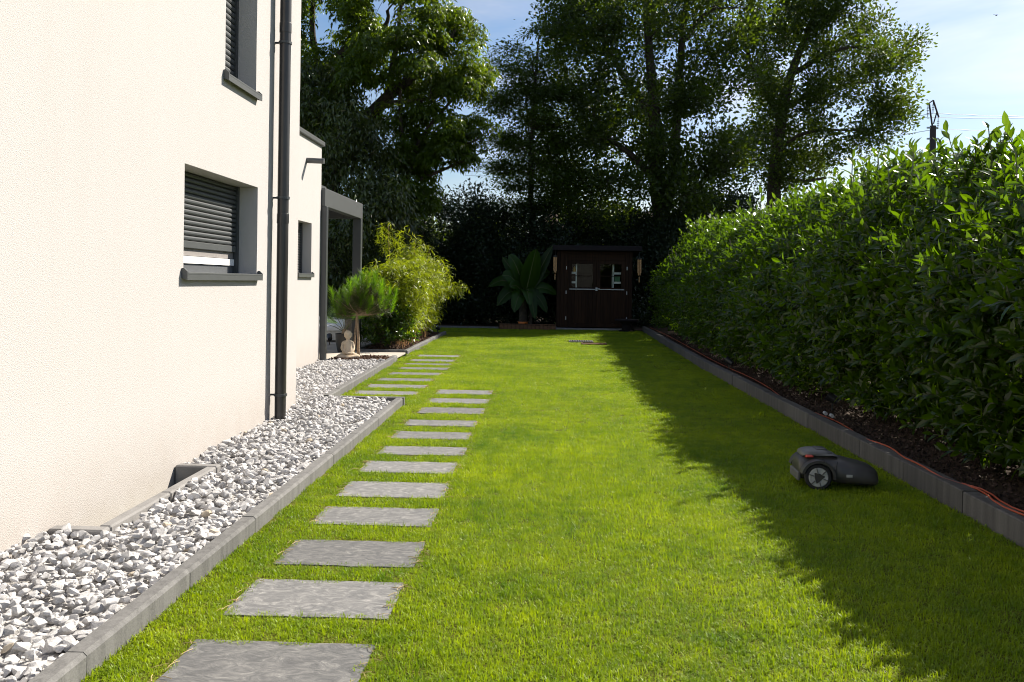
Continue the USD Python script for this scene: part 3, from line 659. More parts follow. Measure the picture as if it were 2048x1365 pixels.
for q in range(16):
    ya = py0 + 0.05 + q * (py1 - py0 - 0.2) / 16
    obj('louvre', bx(PX - 4.2, PX - 0.145, ya, ya + 0.16, ptop - 0.07, ptop - 0.05), M['concrete'], pg)
obj('post', bx(PX - 4.3, PX - 4.15, py1 - 0.10, py1 + 0.05, 0.0, ptop - 0.30, 0.006), M['anthracite'], pg)

# ------------------------------------------------------------------ shed
SX0, SX1, SY0, SY1 = 0.40, 2.62, 25.25, 27.2
SZ = AY(1190, 500, SY0)[2]
shed = thing('garden_shed', 'dark brown wooden garden shed with double glazed doors in deep shade', 'shed')
obj('base', bx(SX0 - 0.02, SX1 - 0.2, SY0 - 0.12, SY1, -0.05, 0.06, 0.01), M['kerb_mid'], shed)
wz1 = SZ - 0.05
dx0, dx1, dz1 = AY(1135, 600, SY0)[0], AY(1250, 600, SY0)[0], AY(1190, 522, SY0)[2]
dm = (dx0 + dx1) / 2
# front: boards left and right of the doors, and above
def board(x0, x1, z0, z1, y=SY0, th=0.024): return bx(x0 + 0.002, x1 - 0.002, y - th, y, z0, z1, 0.004)
obj('front_wall', cat_mesh([bx(SX0 + 0.01, dx0, SY0 + 0.002, SY0 + 0.04, 0.08, wz1), bx(dx1, SX1 - 0.01, SY0 + 0.002, SY0 + 0.04, 0.08, wz1), bx(dx0, dx1, SY0 + 0.002, SY0 + 0.04, dz1, wz1)]), M['shed_wood'], shed)
for xa, xb in ((SX0, dx0), (dx1, SX1)):
    nb = max(1, round((xb - xa) / 0.11))
    for q in range(nb): obj('board', board(xa + (xb - xa) * q / nb, xa + (xb - xa) * (q + 1) / nb, 0.08, wz1), M['shed_wood'], shed)
for q in range(3):
    za = dz1 + 0.01 + q * (wz1 - dz1 - 0.01) / 3
    obj('board', bx(dx0, dx1, SY0 - 0.02, SY0, za, za + (wz1 - dz1 - 0.01) / 3 - 0.004, 0.003), M['shed_wood'], shed)
for xs in (SX0 - 0.001, SX1 + 0.001):
    for q in range(16):
        za = 0.08 + q * (wz1 - 0.08) / 16
        obj('board', bx(min(xs, xs + (0.03 if xs < 1 else -0.03)), max(xs, xs + (0.03 if xs < 1 else -0.03)), SY0 + 0.045, SY1 - 0.03, za, za + (wz1 - 0.08) / 16 - 0.004), M['shed_wood'], shed)
bw = sbox(SX0 + 0.03, 0.08, SX1 - 0.03, wz1 - 0.1)
v, f = prism(bw, 0.03)
obj('rear_wall', (np.column_stack([v[:, 0], v[:, 2] + SY1 - 0.03, v[:, 1]]), f), M['shed_wood'], shed)
obj('floor', bx(SX0 + 0.04, SX1 - 0.04, SY0 + 0.045, SY1 - 0.035, 0.077, 0.09), M['shed_wood'], shed)
rx0, rx1 = AY(1106, 497, SY0 - 0.25)[0], AY(1284, 497, SY0 - 0.25)[0]
obj('roof', (lambda m: (m[0] + np.column_stack([np.zeros(len(m[0])), np.zeros(len(m[0])), -(m[0][:, 1] - SY0) * 0.05]), m[1]))(bx(rx0, rx1, SY0 - 0.28, SY1 + 0.2, SZ - 0.045, SZ + 0.10, 0.008)), M['felt'], shed)
wz0_, wz1_ = AY(1190, 575, SY0)[2], AY(1190, 530, SY0)[2]
for side, (xa, xb) in enumerate(((dx0 + 0.004, dm - 0.003), (dm + 0.003, dx1 - 0.004))):
    d = thing('door', ('left shed door with a window in its upper half', 'right shed door with a window in its upper half')[side], parent=shed)
    st = 0.11; yf = SY0 - 0.03
    wa, wb = xa + st, xb - st
    obj('door_frame', cat_mesh([bx(xa, wa, yf, SY0 + 0.01, 0.09, dz1, 0.004), bx(wb, xb, yf, SY0 + 0.01, 0.09, dz1, 0.004), bx(wa, wb, yf, SY0 + 0.01, wz1_ + 0.02, dz1, 0.003),
                                bx(wa, wb, yf, SY0 + 0.01, wz0_ - 0.10, wz0_ - 0.01, 0.003), bx(wa, wb, yf, SY0 + 0.01, 0.09, 0.20, 0.003)]), M['shed_wood'], d)
    nb = 6
    for q in range(nb):
        obj('board', bx(wa + (wb - wa) * q / nb + 0.002, wa + (wb - wa) * (q + 1) / nb - 0.002, yf + 0.012, SY0 + 0.006, 0.202, wz0_ - 0.102, 0.003), M['shed_wood'], d)
    obj('pane', (np.array([[wa, yf + 0.016, wz0_ - 0.008], [wb, yf + 0.016, wz0_ - 0.008], [wb, yf + 0.016, wz1_ + 0.018], [wa, yf + 0.016, wz1_ + 0.018]]), np.array([[0, 1, 2], [0, 2, 3]])), M['glass'], d)
    zc = (wz0_ + wz1_) / 2
    obj('glazing_bar', bx(wa, wb, yf + 0.004, yf + 0.012, zc - 0.01, zc + 0.01), M['shed_wood'], d)
    obj('drip_rail', bx(xa + 0.05, xb - 0.03, yf - 0.028, yf - 0.002, wz0_ - 0.075, wz0_ - 0.05, 0.003), M['steel'], d)
    hx = xa - 0.05 if side == 0 else xb + 0.05
    for zc in (0.35, wz0_ - 0.16, wz1_ - 0.1): obj('hinge', bx(hx - 0.012, hx + 0.012, yf - 0.012, yf + 0.02, zc - 0.05, zc + 0.05, 0.003), M['steel'], d)
    if side == 1: obj('handle', cat_mesh([bx(xa - 0.03, xa + 0.03, yf - 0.012, yf - 0.001, wz0_ - 0.11, wz0_ - 0.01, 0.003), tube([(xa, yf - 0.05, wz0_ - 0.04), (xa + 0.09, yf - 0.05, wz0_ - 0.04)], 0.011, 8), tube([(xa, yf - 0.05, wz0_ - 0.04), (xa, yf - 0.01, wz0_ - 0.04)], 0.011, 8)]), M['steel'], d)
# white shelving seen through the panes
for nm, (xa, xb, post), lab in (('shelf_unit', (dx0 + 0.10, dx0 + 0.26, 1), 'white shelf rack inside the shed behind its left pane'), ('shelf_unit', (dx1 - 0.34, dx1 - 0.12, 0), 'white shelf rack inside the shed behind its right pane')):
    su = thing(nm, lab, 'shelf')
    yb = SY0 + 0.10
    pxx = xb if post else xa
    obj('upright', bx(pxx - 0.015, pxx + 0.015, yb, yb + 0.03, 0.09, wz1_ + 0.02), M['white'], su)
    obj('upright', bx(pxx - 0.015, pxx + 0.015, yb + 0.4, yb + 0.43, 0.09, wz1_ + 0.02), M['white'], su)
    for k_, zc in enumerate((wz0_ + 0.14, wz0_ + 0.42)):
        obj('shelf', bx(xa, xb, yb, yb + 0.4, zc - 0.03, zc + 0.03), M['white'], su)
obj('storage_box', bx(dx1 - 0.30, dx1 - 0.14, SY0 + 0.16, SY0 + 0.4, wz0_ + 0.172, wz0_ + 0.34, 0.006), plain('green_box', (0.08, 0.22, 0.10), 0.5), cat='box', label='green storage box on the shelf behind the right shed pane')
obj('bottle', lathe([(0, 0), (0.045, 0), (0.047, 0.08), (0.03, 0.12), (0.014, 0.15), (0.014, 0.17), (0, 0.17)], 12, (dx0 + 0.2, SY0 + 0.2, wz0_ + 0.452)), plain('amber_plastic', (0.5, 0.28, 0.03), 0.4), smooth=40, cat='bottle', label='amber bottle on the shelf behind the left shed pane')

def wind_chime(px, pyt, label):
    p = AY(px, pyt, SY0 - 0.2)
    t = thing('wind_chime', label, 'wind chime', p, group=None)
    obj('cap', lathe([(0, 0), (0.055, -0.005), (0.058, -0.045), (0, -0.05)], 16), M['dark'], t, smooth=40)
    obj('hanger', tube([(0, 0, 0), (0, 0, SZ - 0.05 - p[2])], 0.003, 5), M['cable'], t)
    for q in range(6):
        a = q * math.pi / 3
        ln = 0.40 + 0.03 * (q % 3)
        obj('chime_tube', tube([(0.042 * math.cos(a), 0.042 * math.sin(a), -0.055), (0.042 * math.cos(a), 0.042 * math.sin(a), -0.055 - ln)], 0.014, 8), M['bamboo_wood'], t, smooth=50)
    obj('clapper', cat_mesh([tube([(0, 0, -0.05), (0, 0, -0.56)], 0.002, 4), bx(-0.012, 0.012, -0.004, 0.004, -0.72, -0.56)]), M['bamboo_wood'], t)
wind_chime(1110.5, 511, 'bamboo wind chime hanging at the left corner of the shed')
wind_chime(1279, 516, 'bamboo wind chime hanging at the right corner of the shed')

# small dark table before the shed
tb = G(1250, 662)
t = thing('garden_table', 'small dark round table before the right corner of the shed', 'table', (tb[0], 24.75, 0))
obj('table_top', lathe([(0, 0.31), (0.34, 0.31), (0.35, 0.325), (0.35, 0.35), (0.34, 0.36), (0, 0.36)], 24), M['felt'], t, smooth=40)
obj('pedestal', lathe([(0.24, 0.0), (0.24, 0.03), (0.14, 0.06), (0.12, 0.2), (0.20, 0.29), (0.22, 0.309)], 20), M['felt'], t, smooth=40)

# low brown timber edging left of the shed
te = thing('timber_edging', 'low brown timber edging of the bed left of the shed', 'edging')
n_ = 14
for q in range(n_):
    xa = -1.28 + q * 1.66 / n_
    obj('post', bx(xa + 0.002, xa + 1.66 / n_ - 0.002, 24.98, 25.07, -0.05, 0.135 + rng.uniform(-0.006, 0.006), 0.006), M['timber'], te)
obj('cap_rail', bx(-1.30, 0.38, 24.97, 25.08, 0.145, 0.165, 0.004), M['timber'], te)
obj('flower_bed', sheet(-7.5, 0.4, 25.28, 40, 0.02), M['soil'], kind='structure', label='bare dark soil under the shrubs behind the lawn', cat='flower bed')
obj('flower_bed', sheet(2.75, 12, 25.2, 40, 0.02), M['soil'], kind='structure', label='bare soil beside the shed under the trees', cat='flower bed')

# ------------------------------------------------------------------ hose, spotlights
hz = 0.165
hose_px = [(1300, 653), (1340, 671), (1400, 703), (1450, 728), (1509, 754), (1552, 780), (1590, 804), (1650, 826), (1663, 831), (1701, 853), (1735, 878), (1780, 895), (1802, 911), (1856, 940), (1906, 962), (1954, 976), (1985, 998), (2048, 1031), (2130, 1075)]
hp = np.array([G(x, y, 0.15) for x, y in hose_px])
from scipy.interpolate import CubicSpline
def spl(p, n=90):
    s = np.r_[0, np.cumsum(np.linalg.norm(np.diff(p, axis=0), axis=1))]
    return CubicSpline(s, p)(np.linspace(0, s[-1], n))
hs = spl(hp, 140); hs[:, 2] = np.where(hs[:, 0] > np.interp(hs[:, 1], [0.2, 7.6, 14.5, 25.1], [2.60, 2.612, 2.65, 2.92]) + 0.10, 0.113, 0.156)
hs[:, 2] = np.convolve(np.pad(hs[:, 2], 3, mode='edge'), np.ones(7) / 7, 'valid')
hose = thing('garden_hose', 'thin orange hose lying along the right kerb beside the mulch', 'hose')
obj('hose_line', tube(hs, 0.0062, 6), M['hose'], hose, smooth=60)
h2 = hs[(hs[:, 1] < 5.6)] + [0.035, 0.0, 0.0]
h2[:, 0] += 0.015 * np.sin(h2[:, 1] * 3.0)
obj('hose_line', tube(h2, 0.0056, 6), M['hose'], hose, smooth=60)
for k_ in (0, 1):
    c = G((1651, 1664)[k_], (827, 832)[k_], 0.16)
    obj('connector', tube([c + [-0.005, -0.03, 0], c + [0.0, 0.03, 0.003]], 0.017, 8), M['steel'], hose, smooth=40)

def spotlight(loc, label, yaw, s=1.0, mat='black'):
    t = thing('spotlight', label, 'spotlight', loc, yaw)
    obj('spike', tube([(0, 0, -0.06), (0, 0, 0.09 * s)], 0.008 * s, 6), M[mat], t)
    obj('lamp_head', xf(lathe([(0, -0.05), (0.035, -0.05), (0.042, 0.03), (0.046, 0.05), (0.04, 0.05), (0.036, 0.035), (0, 0.03)], 16), Rot.from_euler('x', -60, degrees=True), (0, 0, 0.12 * s), s), M[mat], t, smooth=40)
    obj('lens', xf(lathe([(0, 0.036), (0.034, 0.036)], 16), Rot.from_euler('x', -60, degrees=True), (0, 0, 0.12 * s), s), M['glass'], t)
p = G(1655, 826, 0.10); spotlight((p[0] + 0.09, p[1] + 0.12, 0.09), 'dark green garden spotlight in the mulch beside the hose connector', 1.2, 1.2)
p = G(1450, 738, 0.12); spotlight((p[0] + 0.06, p[1], 0.09), 'small dark garden spotlight in the mulch farther along the hedge', 1.0, 1.2)
p = G(880, 664, 0.06); spotlight((-2.72, 21.9, 0.03), 'black garden spotlight at the far tip of the bamboo bed', 2.3, 1.3)
p = G(862, 670, 0.06); spotlight((-2.74, 20.6, 0.03), 'black garden spotlight beside the kerb below the bamboo', 2.0, 1.2)
p = G(659, 690, 0.03); spotlight((p[0], p[1], 0.03), 'black spotlight on the terrace before the pale lounge', 0.4, 1.3)

# ------------------------------------------------------------------ robot mower
mp_ = G(1664, 975, 0.0)
mow = thing('robot_mower', 'dark robot lawn mower with pale grey wheels on the shaded grass', 'robot mower', (mp_[0] + 0.01, mp_[1] + 0.05, 0.006), -0.05); UsdGeom.Xformable(mow).AddScaleOp().Set(Gf.Vec3f(0.90))
def body_loft(st, n=28, e=3.2):
    """stations along x: (x, half width, z bottom, z top, lift of side)"""
    g = np.linspace(0, 2 * np.pi, n, endpoint=False); vs = []
    for x, w, z0, z1 in st:
        c, s = np.cos(g), np.sin(g)
        y = w * np.sign(c) * np.abs(c) ** (2 / e); z = (z0 + z1) / 2 + (z1 - z0) / 2 * np.sign(s) * np.abs(s) ** (2 / (e * 0.9))
        y = y * (1 - 0.16 * np.clip((z - z0) / (z1 - z0), 0, 1) ** 2)
        vs.append(np.column_stack([np.full(n, x), y, z]))
    v = np.vstack(vs); m = len(st)
    i, j = np.meshgrid(np.arange(m - 1), np.arange(n), indexing='ij')
    q = np.stack([i * n + j, (i + 1) * n + j, (i + 1) * n + (j + 1) % n, i * n + (j + 1) % n], -1).reshape(-1, 4)[:, ::-1]
    f = np.vstack([q[:, [0, 1, 2]], q[:, [0, 2, 3]]])
    c0, c1 = len(v), len(v) + 1; k = np.arange(n)
    v = np.vstack([v, vs[0].mean(0), vs[-1].mean(0)])
    f = np.vstack([f, np.stack([np.full(n, c0), k, (k + 1) % n], 1), np.stack([np.full(n, c1), (m - 1) * n + (k + 1) % n, (m - 1) * n + k], 1)])
    return v, f
def dens(st, n=26):
    st = np.array(st, float); s = np.linspace(0, 1, n); s0 = np.linspace(0, 1, len(st))
    from scipy.interpolate import PchipInterpolator
    return PchipInterpolator(s0, st)(s)
# chassis with the skirt, nose towards +x
obj('body', body_loft(dens([(-0.275, 0.10, 0.10, 0.16), (-0.262, 0.135, 0.075, 0.215), (-0.20, 0.145, 0.06, 0.245), (-0.06, 0.15, 0.055, 0.25), (0.02, 0.185, 0.035, 0.235), (0.14, 0.205, 0.03, 0.205), (0.24, 0.205, 0.026, 0.182), (0.288, 0.19, 0.028, 0.165), (0.305, 0.155, 0.04, 0.145)])), M['mower'], mow, smooth=35)
obj('top_cover', body_loft(dens([(-0.245, 0.06, 0.235, 0.245), (-0.235, 0.10, 0.228, 0.268), (-0.16, 0.12, 0.228, 0.287), (-0.07, 0.115, 0.228, 0.284), (-0.02, 0.09, 0.228, 0.265), (0.0, 0.05, 0.228, 0.245)]), e=2.6), M['mower_grey'], mow, smooth=35)
obj('stop_button', body_loft(dens([(-0.225, 0.128, 0.232, 0.242), (-0.218, 0.136, 0.225, 0.254), (-0.18, 0.137, 0.225, 0.258), (-0.165, 0.128, 0.232, 0.245)], 10), e=3.0), M['red'], mow, smooth=35)
obj('trim_strip', body_loft(dens([(-0.15, 0.125, 0.246, 0.252), (-0.05, 0.13, 0.245, 0.259), (0.02, 0.115, 0.236, 0.246)], 10), e=3.0), M['mower_grey'], mow, smooth=35)
def arc_strip(r0, r1, a0, a1, y0, y1, cx, cz, n=18):
    a = np.linspace(a0, a1, n); poly = Polygon([(cx + r1 * math.cos(t_), cz + r1 * math.sin(t_)) for t_ in a] + [(cx + r0 * math.cos(t_), cz + r0 * math.sin(t_)) for t_ in a[::-1]])
    v, f = prism(poly, y1 - y0)
    return np.column_stack([v[:, 0], y1 - v[:, 2], v[:, 1]]), f
for s in (-1, 1):
    w = thing('wheel', None, parent=mow)
    cx, cz, R_ = -0.150, 0.098, 0.098
    yo = s * 0.155
    ya, yb = min(yo, yo + s * 0.05), max(yo, yo + s * 0.05)
    ring = lambda r0, r1, d0, d1: cat_mesh([xf(lathe([(r0, d0), (r1 - 0.006, d0), (r1, d0 + 0.006), (r1, d1 - 0.006), (r1 - 0.006, d1), (r0, d1), (r0, d0)], 36), Rot.from_euler('x', 90, degrees=True), (cx, 0, cz))])
    obj('tyre', (lambda m: (m[0] + [0, (ya + yb) / 2, 0], m[1]))(ring(0.074, R_, -0.025, 0.025)), M['rubber'], w, smooth=30)
    out = s * 0.027
    obj('rim', (lambda m: (m[0] + [0, (ya + yb) / 2 + (0.006 if s > 0 else -0.006), 0], m[1]))(ring(0.030, 0.0745, -0.022, 0.022)), M['rim'], w, smooth=30)
    for q in range(6):
        a = q * math.pi / 3 + 0.3
        m = bx(0.036, 0.072, -0.030, 0.030, -0.0035, 0.0035)
        obj('spoke_groove', xf(m, Rot.from_euler('y', a) , (cx, (ya + yb) / 2 + s * 0.006 * 1.0, cz)), M['mower_grey'], w)
    tri = Polygon([(0.040 * math.cos(t_), 0.040 * math.sin(t_)) for t_ in (0.2, 2.29, 4.39)]).buffer(0.006)
    v, f = prism(tri, 0.006)
    yc = (ya + yb) / 2 + s * 0.029
    obj('hub', (np.column_stack([v[:, 0] + cx, v[:, 2] + yc - 0.003, v[:, 1] + cz]), f[:, ::-1]), M['mower'], w)
    obj('wheel_arch', arc_strip(0.108, 0.128, -0.10, math.pi * 0.93, ya - 0.01 if s < 0 else ya - 0.012, yb + 0.012 if s < 0 else yb + 0.01, cx, cz), M['mower'], mow, smooth=30)
for sx_, w_ in ((-0.005, 0.19), (0.11, 0.185)):
    obj('panel_seam', tube([(sx_, -w_ * 0.93, 0.215 - 0.6 * max(sx_, 0)), (sx_ - 0.012, -w_ * 0.97, 0.15), (sx_ - 0.03, -w_ * 1.02, 0.08)], 0.0022, 5), M['rubber'], mow)
obj('display_cover', body_loft(dens([(-0.14, 0.05, 0.279, 0.284), (-0.125, 0.066, 0.277, 0.294), (-0.06, 0.064, 0.274, 0.291), (-0.045, 0.05, 0.272, 0.28)], 8), e=3.2), M['mower'], mow, smooth=35)
obj('badge', bx(0.055, 0.10, -0.2035, -0.2015, 0.105, 0.125, 0.0004), M['rim'], mow)
obj('rear_flap', bx(-0.288, -0.262, -0.12, 0.12, 0.05, 0.12, 0.008), M['mower_grey'], mow)
#PART4
# ------------------------------------------------------------------ leaves and sprigs
def leaf(length, width, n=3, fold=0.25, curl=0.3, shape=0.45):
    """one leaf along +x, its face up: two rows of quads folded along the midrib"""
    t = np.linspace(0, 1, n + 1); w = width / 2 * np.sin(np.pi * t ** (0.5 + shape * 0.6)) ** 0.8
    w[0] = width * 0.04; w[-1] = 0
    x = length * (t - 0.1 * curl * t ** 2); z = -curl * length * 0.5 * t ** 2
    c = np.column_stack([x, 0 * t, z]); l = np.column_stack([x, w, z + w * fold]); r_ = np.column_stack([x, -w, z + w * fold])
    v = np.vstack([c, l, r_]); m = n + 1; f = []
    for k in range(n):
        f += [(k, k + 1, m + k + 1), (k, m + k + 1, m + k), (k, 2 * m + k, 2 * m + k + 1), (k, 2 * m + k + 1, k + 1)]
    f = [q for q in f]
    return v, np.array(f)

def leaf4(length, width, fold=0.3, curl=0.2):
    """small leaf of four triangles"""
    v = np.array([[0, 0, 0], [length * .5, width / 2, width / 2 * fold], [length * .5, -width / 2, width / 2 * fold], [length, 0, -curl * length * .5], [length * .5, 0, 0]])
    return v, np.array([[0, 4, 1], [4, 3, 1], [0, 2, 4], [4, 2, 3]])

def frame(x, up):
    """rotation whose first axis is x and whose third is as near as can be to up (arrays N,3)"""
    x = x / np.linalg.norm(x, axis=1, keepdims=True)
    y = np.cross(up, x); y /= np.linalg.norm(y, axis=1, keepdims=True) + 1e-9
    return np.stack([x, y, np.cross(x, y)], -1)

def place(proto, R_, T, S):
    """many copies of one small mesh as one mesh"""
    v, f = proto; n = len(T)
    V = np.einsum('nij,vj->nvi', R_, v) * np.asarray(S)[:, None, None] + np.asarray(T)[:, None]
    F = f[None] + (np.arange(n) * len(v))[:, None, None]
    return V.reshape(-1, 3), F.reshape(-1, 3)

def rand_dirs(rr, n):
    d = rr.normal(size=(n, 3)); return d / np.linalg.norm(d, axis=1, keepdims=True)

# ------------------------------------------------------------------ laurel hedge
def hedge_top(y):
    y = np.asarray(y, float)
    return np.interp(y, [2.0, 5.5, 7.0, 9.5, 11.5, 14, 18, 25.2], [1.90, 1.84, 1.97, 2.42, 2.52, 2.44, 2.40, 2.50]) + 1.0 * (meshkit.fbm(np.stack([y * 1.05, 0 * y + 3.3, 0 * y], -1), 3, 31) - 0.5)
def kerb_x(y): return np.interp(y, [0.2, 7.6, 14.5, 25.1], [2.60, 2.612, 2.65, 2.92])
def hedge_face(y, z): return kerb_x(y) + 0.56 + 0.62 * np.clip((z - 1.0) / 1.45, 0, 1) ** 1.5 + 0.06 * np.cos(z * 2.2) - 0.14 * np.sin(np.clip(z / 2.4, 0, 1) * np.pi) + 0.24 * (meshkit.fbm(np.column_stack([y * 1.5, z * 1.5, 0 * y]), 3, 21) - 0.5) * 2

def laurel_parts(seed, ln=0.30, n=10):
    """(leaf rotations, positions, sizes, stem) of one upright shoot along +z"""
    rr = np.random.default_rng(seed)
    t = np.linspace(0.12, 1.0, n); az = np.arange(n) * 2.4 + rr.uniform(0, 6.28); el = np.radians(np.interp(t, [0, 0.6, 1], [8, 32, 62])) + rr.normal(0, 0.18, n)
    d = np.column_stack([np.cos(az) * np.cos(el), np.sin(az) * np.cos(el), np.sin(el)])
    p = np.column_stack([0.015 * np.sin(t * 3), 0.012 * np.cos(t * 2.5), t * ln])
    R_ = frame(d, np.array([[0, 0, 1.0]]) + rr.normal(0, 0.25, (n, 3)))
    return R_, p, rr.uniform(0.75, 1.25, n) * np.interp(t, [0, 0.7, 1], [1, 1, 0.8]), tube(np.column_stack([0.015 * np.sin(np.linspace(0, 3, 5)), 0.012 * np.cos(np.linspace(0, 2.5, 5)), np.linspace(-0.08, ln, 5)]), np.linspace(0.005, 0.0025, 5), 4)

LLEAF = leaf(0.125, 0.047, 3, 0.28, 0.35)
laurel_protos = [laurel_parts(500 + q, 0.22 + 0.03 * (q % 4), 9 + q % 4) for q in range(8)]
rr = np.random.default_rng(51)
P_, D_, S_ = [], [], []
for (ya, yb, dens_) in ((2.2, 9.0, 112), (9.0, 15.0, 95), (15.0, 25.2, 75)):
    n = int((yb - ya) * 2.75 * dens_)
    y = rr.uniform(ya, yb, n); z = 0.16 + (hedge_top(y) - 0.16) * rr.random(n) ** 0.92
    dep = np.abs(rr.normal(0, 0.22, n)); x = hedge_face(y, z) + dep + 0.25 * np.clip(z - hedge_top(y) + 0.35, 0, 1)
    P_.append(np.column_stack([x, y, z])); dz = 0.15 + 0.9 * rr.random(n) * np.interp(z, [0, 0.8, 2.2], [0.1, 0.65, 1.3])
    D_.append(np.column_stack([-0.9 + 0.5 * rr.normal(size=n), 0.55 * rr.normal(size=n), dz])); S_.append(rr.uniform(0.85, 1.2, n))
    n = int((yb - ya) * 1.15 * dens_ * 0.6)                                    # the top
    y = rr.uniform(ya, yb, n); w = rr.random(n); x = hedge_face(y, hedge_top(y)) + 0.1 + 1.1 * w
    P_.append(np.column_stack([x, y, hedge_top(y) + 0.10 * np.sin(w * 3.1) + rr.normal(0, 0.07, n)])); D_.append(np.column_stack([0.35 * rr.normal(size=n) - 0.15, 0.35 * rr.normal(size=n), np.ones(n)])); S_.append(rr.uniform(0.85, 1.25, n))
    n = int((yb - ya) * 2.3 * dens_ * 0.42)                                     # inside and the side away from the lawn, thinner towards the top
    y = rr.uniform(ya, yb, n); z = 0.12 + (hedge_top(y) - 0.25) * rr.random(n) ** 1.5
    P_.append(np.column_stack([hedge_face(y, z) + 0.35 + 0.85 * rr.random(n) ** 0.7, y, z])); D_.append(np.column_stack([0.9 * rr.normal(size=n), 0.6 * rr.normal(size=n), np.full(n, 0.8)])); S_.append(rr.uniform(1.0, 1.4, n))
P_, D_, S_ = np.vstack(P_), np.vstack(D_), np.concatenate(S_)
# loose long shoots above the top
n = 330
nests = np.sort(np.concatenate([rr.uniform(2.6, 9, 15), rr.uniform(9, 25, 20)]))                    # the shoots stand in bunches with gaps between
y = np.where(rr.random(n) < 0.72, rr.choice(nests, n) + rr.normal(0, 0.13, n), rr.uniform(2.6, 25, n)); x = hedge_face(y, hedge_top(y)) + rr.uniform(0.0, 0.8, n)
tall_xyz = np.column_stack([x, y, hedge_top(y) - 0.02]); tall_d = np.column_stack([0.14 * rr.normal(size=n), 0.16 * rr.normal(size=n), np.ones(n)]); tall_s = rr.uniform(0.7, 1.5, n) * np.where(rr.random(n) < 0.15, 1.3, 1.0) * np.clip(1.25 - 1.1 * np.min(np.abs(y[:, None] - nests[None]), 1), 0.6, 1.25)
ids_ = rr.integers(0, 8, len(P_)); mats_ = align(D_)
hedge = thing('laurel_hedge', 'tall glossy cherry laurel hedge along the right side of the lawn', 'hedge')
front = (P_[:, 1] > 4.3) & (P_[:, 1] < 7.5) & (P_[:, 0] < hedge_face(P_[:, 1], P_[:, 2]) + 0.07) & (P_[:, 0] < 0.61 * P_[:, 1])
cand = np.nonzero(front)[0]; cand = cand[np.argsort(np.linalg.norm(P_[cand] - EYE, axis=1))][:34]
nl = 0
for c in cand:
    R_, p_, s_, st_ = laurel_protos[ids_[c]]
    for k_ in range(len(p_)):
        if nl < 300:
            obj('leaf', xf(LLEAF, mats_[c] @ R_[k_], P_[c] + mats_[c] @ p_[k_] * S_[c], s_[k_] * S_[c]), M['laurel'], hedge); nl += 1
    obj('twig', xf(st_, mats_[c], P_[c], S_[c]), M['stem'], hedge)
keep = np.setdiff1d(np.arange(len(P_)), cand)
lp = []
for R_, p_, s_, st_ in laurel_protos: lp.append([(place(LLEAF, R_, p_, s_), M['laurel']), (st_, M['stem'])])
points('foliage', lp, P_[keep], mats_[keep], S_[keep], ids_[keep], hedge)
yp = [[(place(LLEAF, q[0], q[1], q[2] * 0.74), M['laurel_young']), (q[3], M['stem'])] for q in [laurel_parts(540 + k_, 0.34, 9) for k_ in range(4)]]
points('young_shoots', yp, tall_xyz, align(tall_d), tall_s, rr.integers(0, 4, n), hedge)
sel = rr.choice(len(P_), 700); sel = sel[P_[sel, 2] > 1.2]
points('young_tips', yp, P_[sel] + [-0.02, 0, 0.04], mats_[sel], S_[sel] * 0.75, rr.integers(0, 4, len(sel)), hedge)
hs_ = []
for y in np.arange(2.5, 25, 0.45):
    x = kerb_x(y) + 1.15 + rr.normal(0, 0.1)
    for q in range(3):
        e = np.array([x + rr.normal(0, 0.3), y + rr.normal(0, 0.25), hedge_top(y) - 0.3]); b = np.array([x + rr.normal(0, 0.05), y + rr.normal(0, 0.08), 0.0])
        hs_.append(tube([b, b * 0.6 + e * 0.4 + rr.normal(0, 0.06, 3), e], [0.022, 0.016, 0.008], 5))
obj('branches', cat_mesh(hs_), M['twig'], hedge)

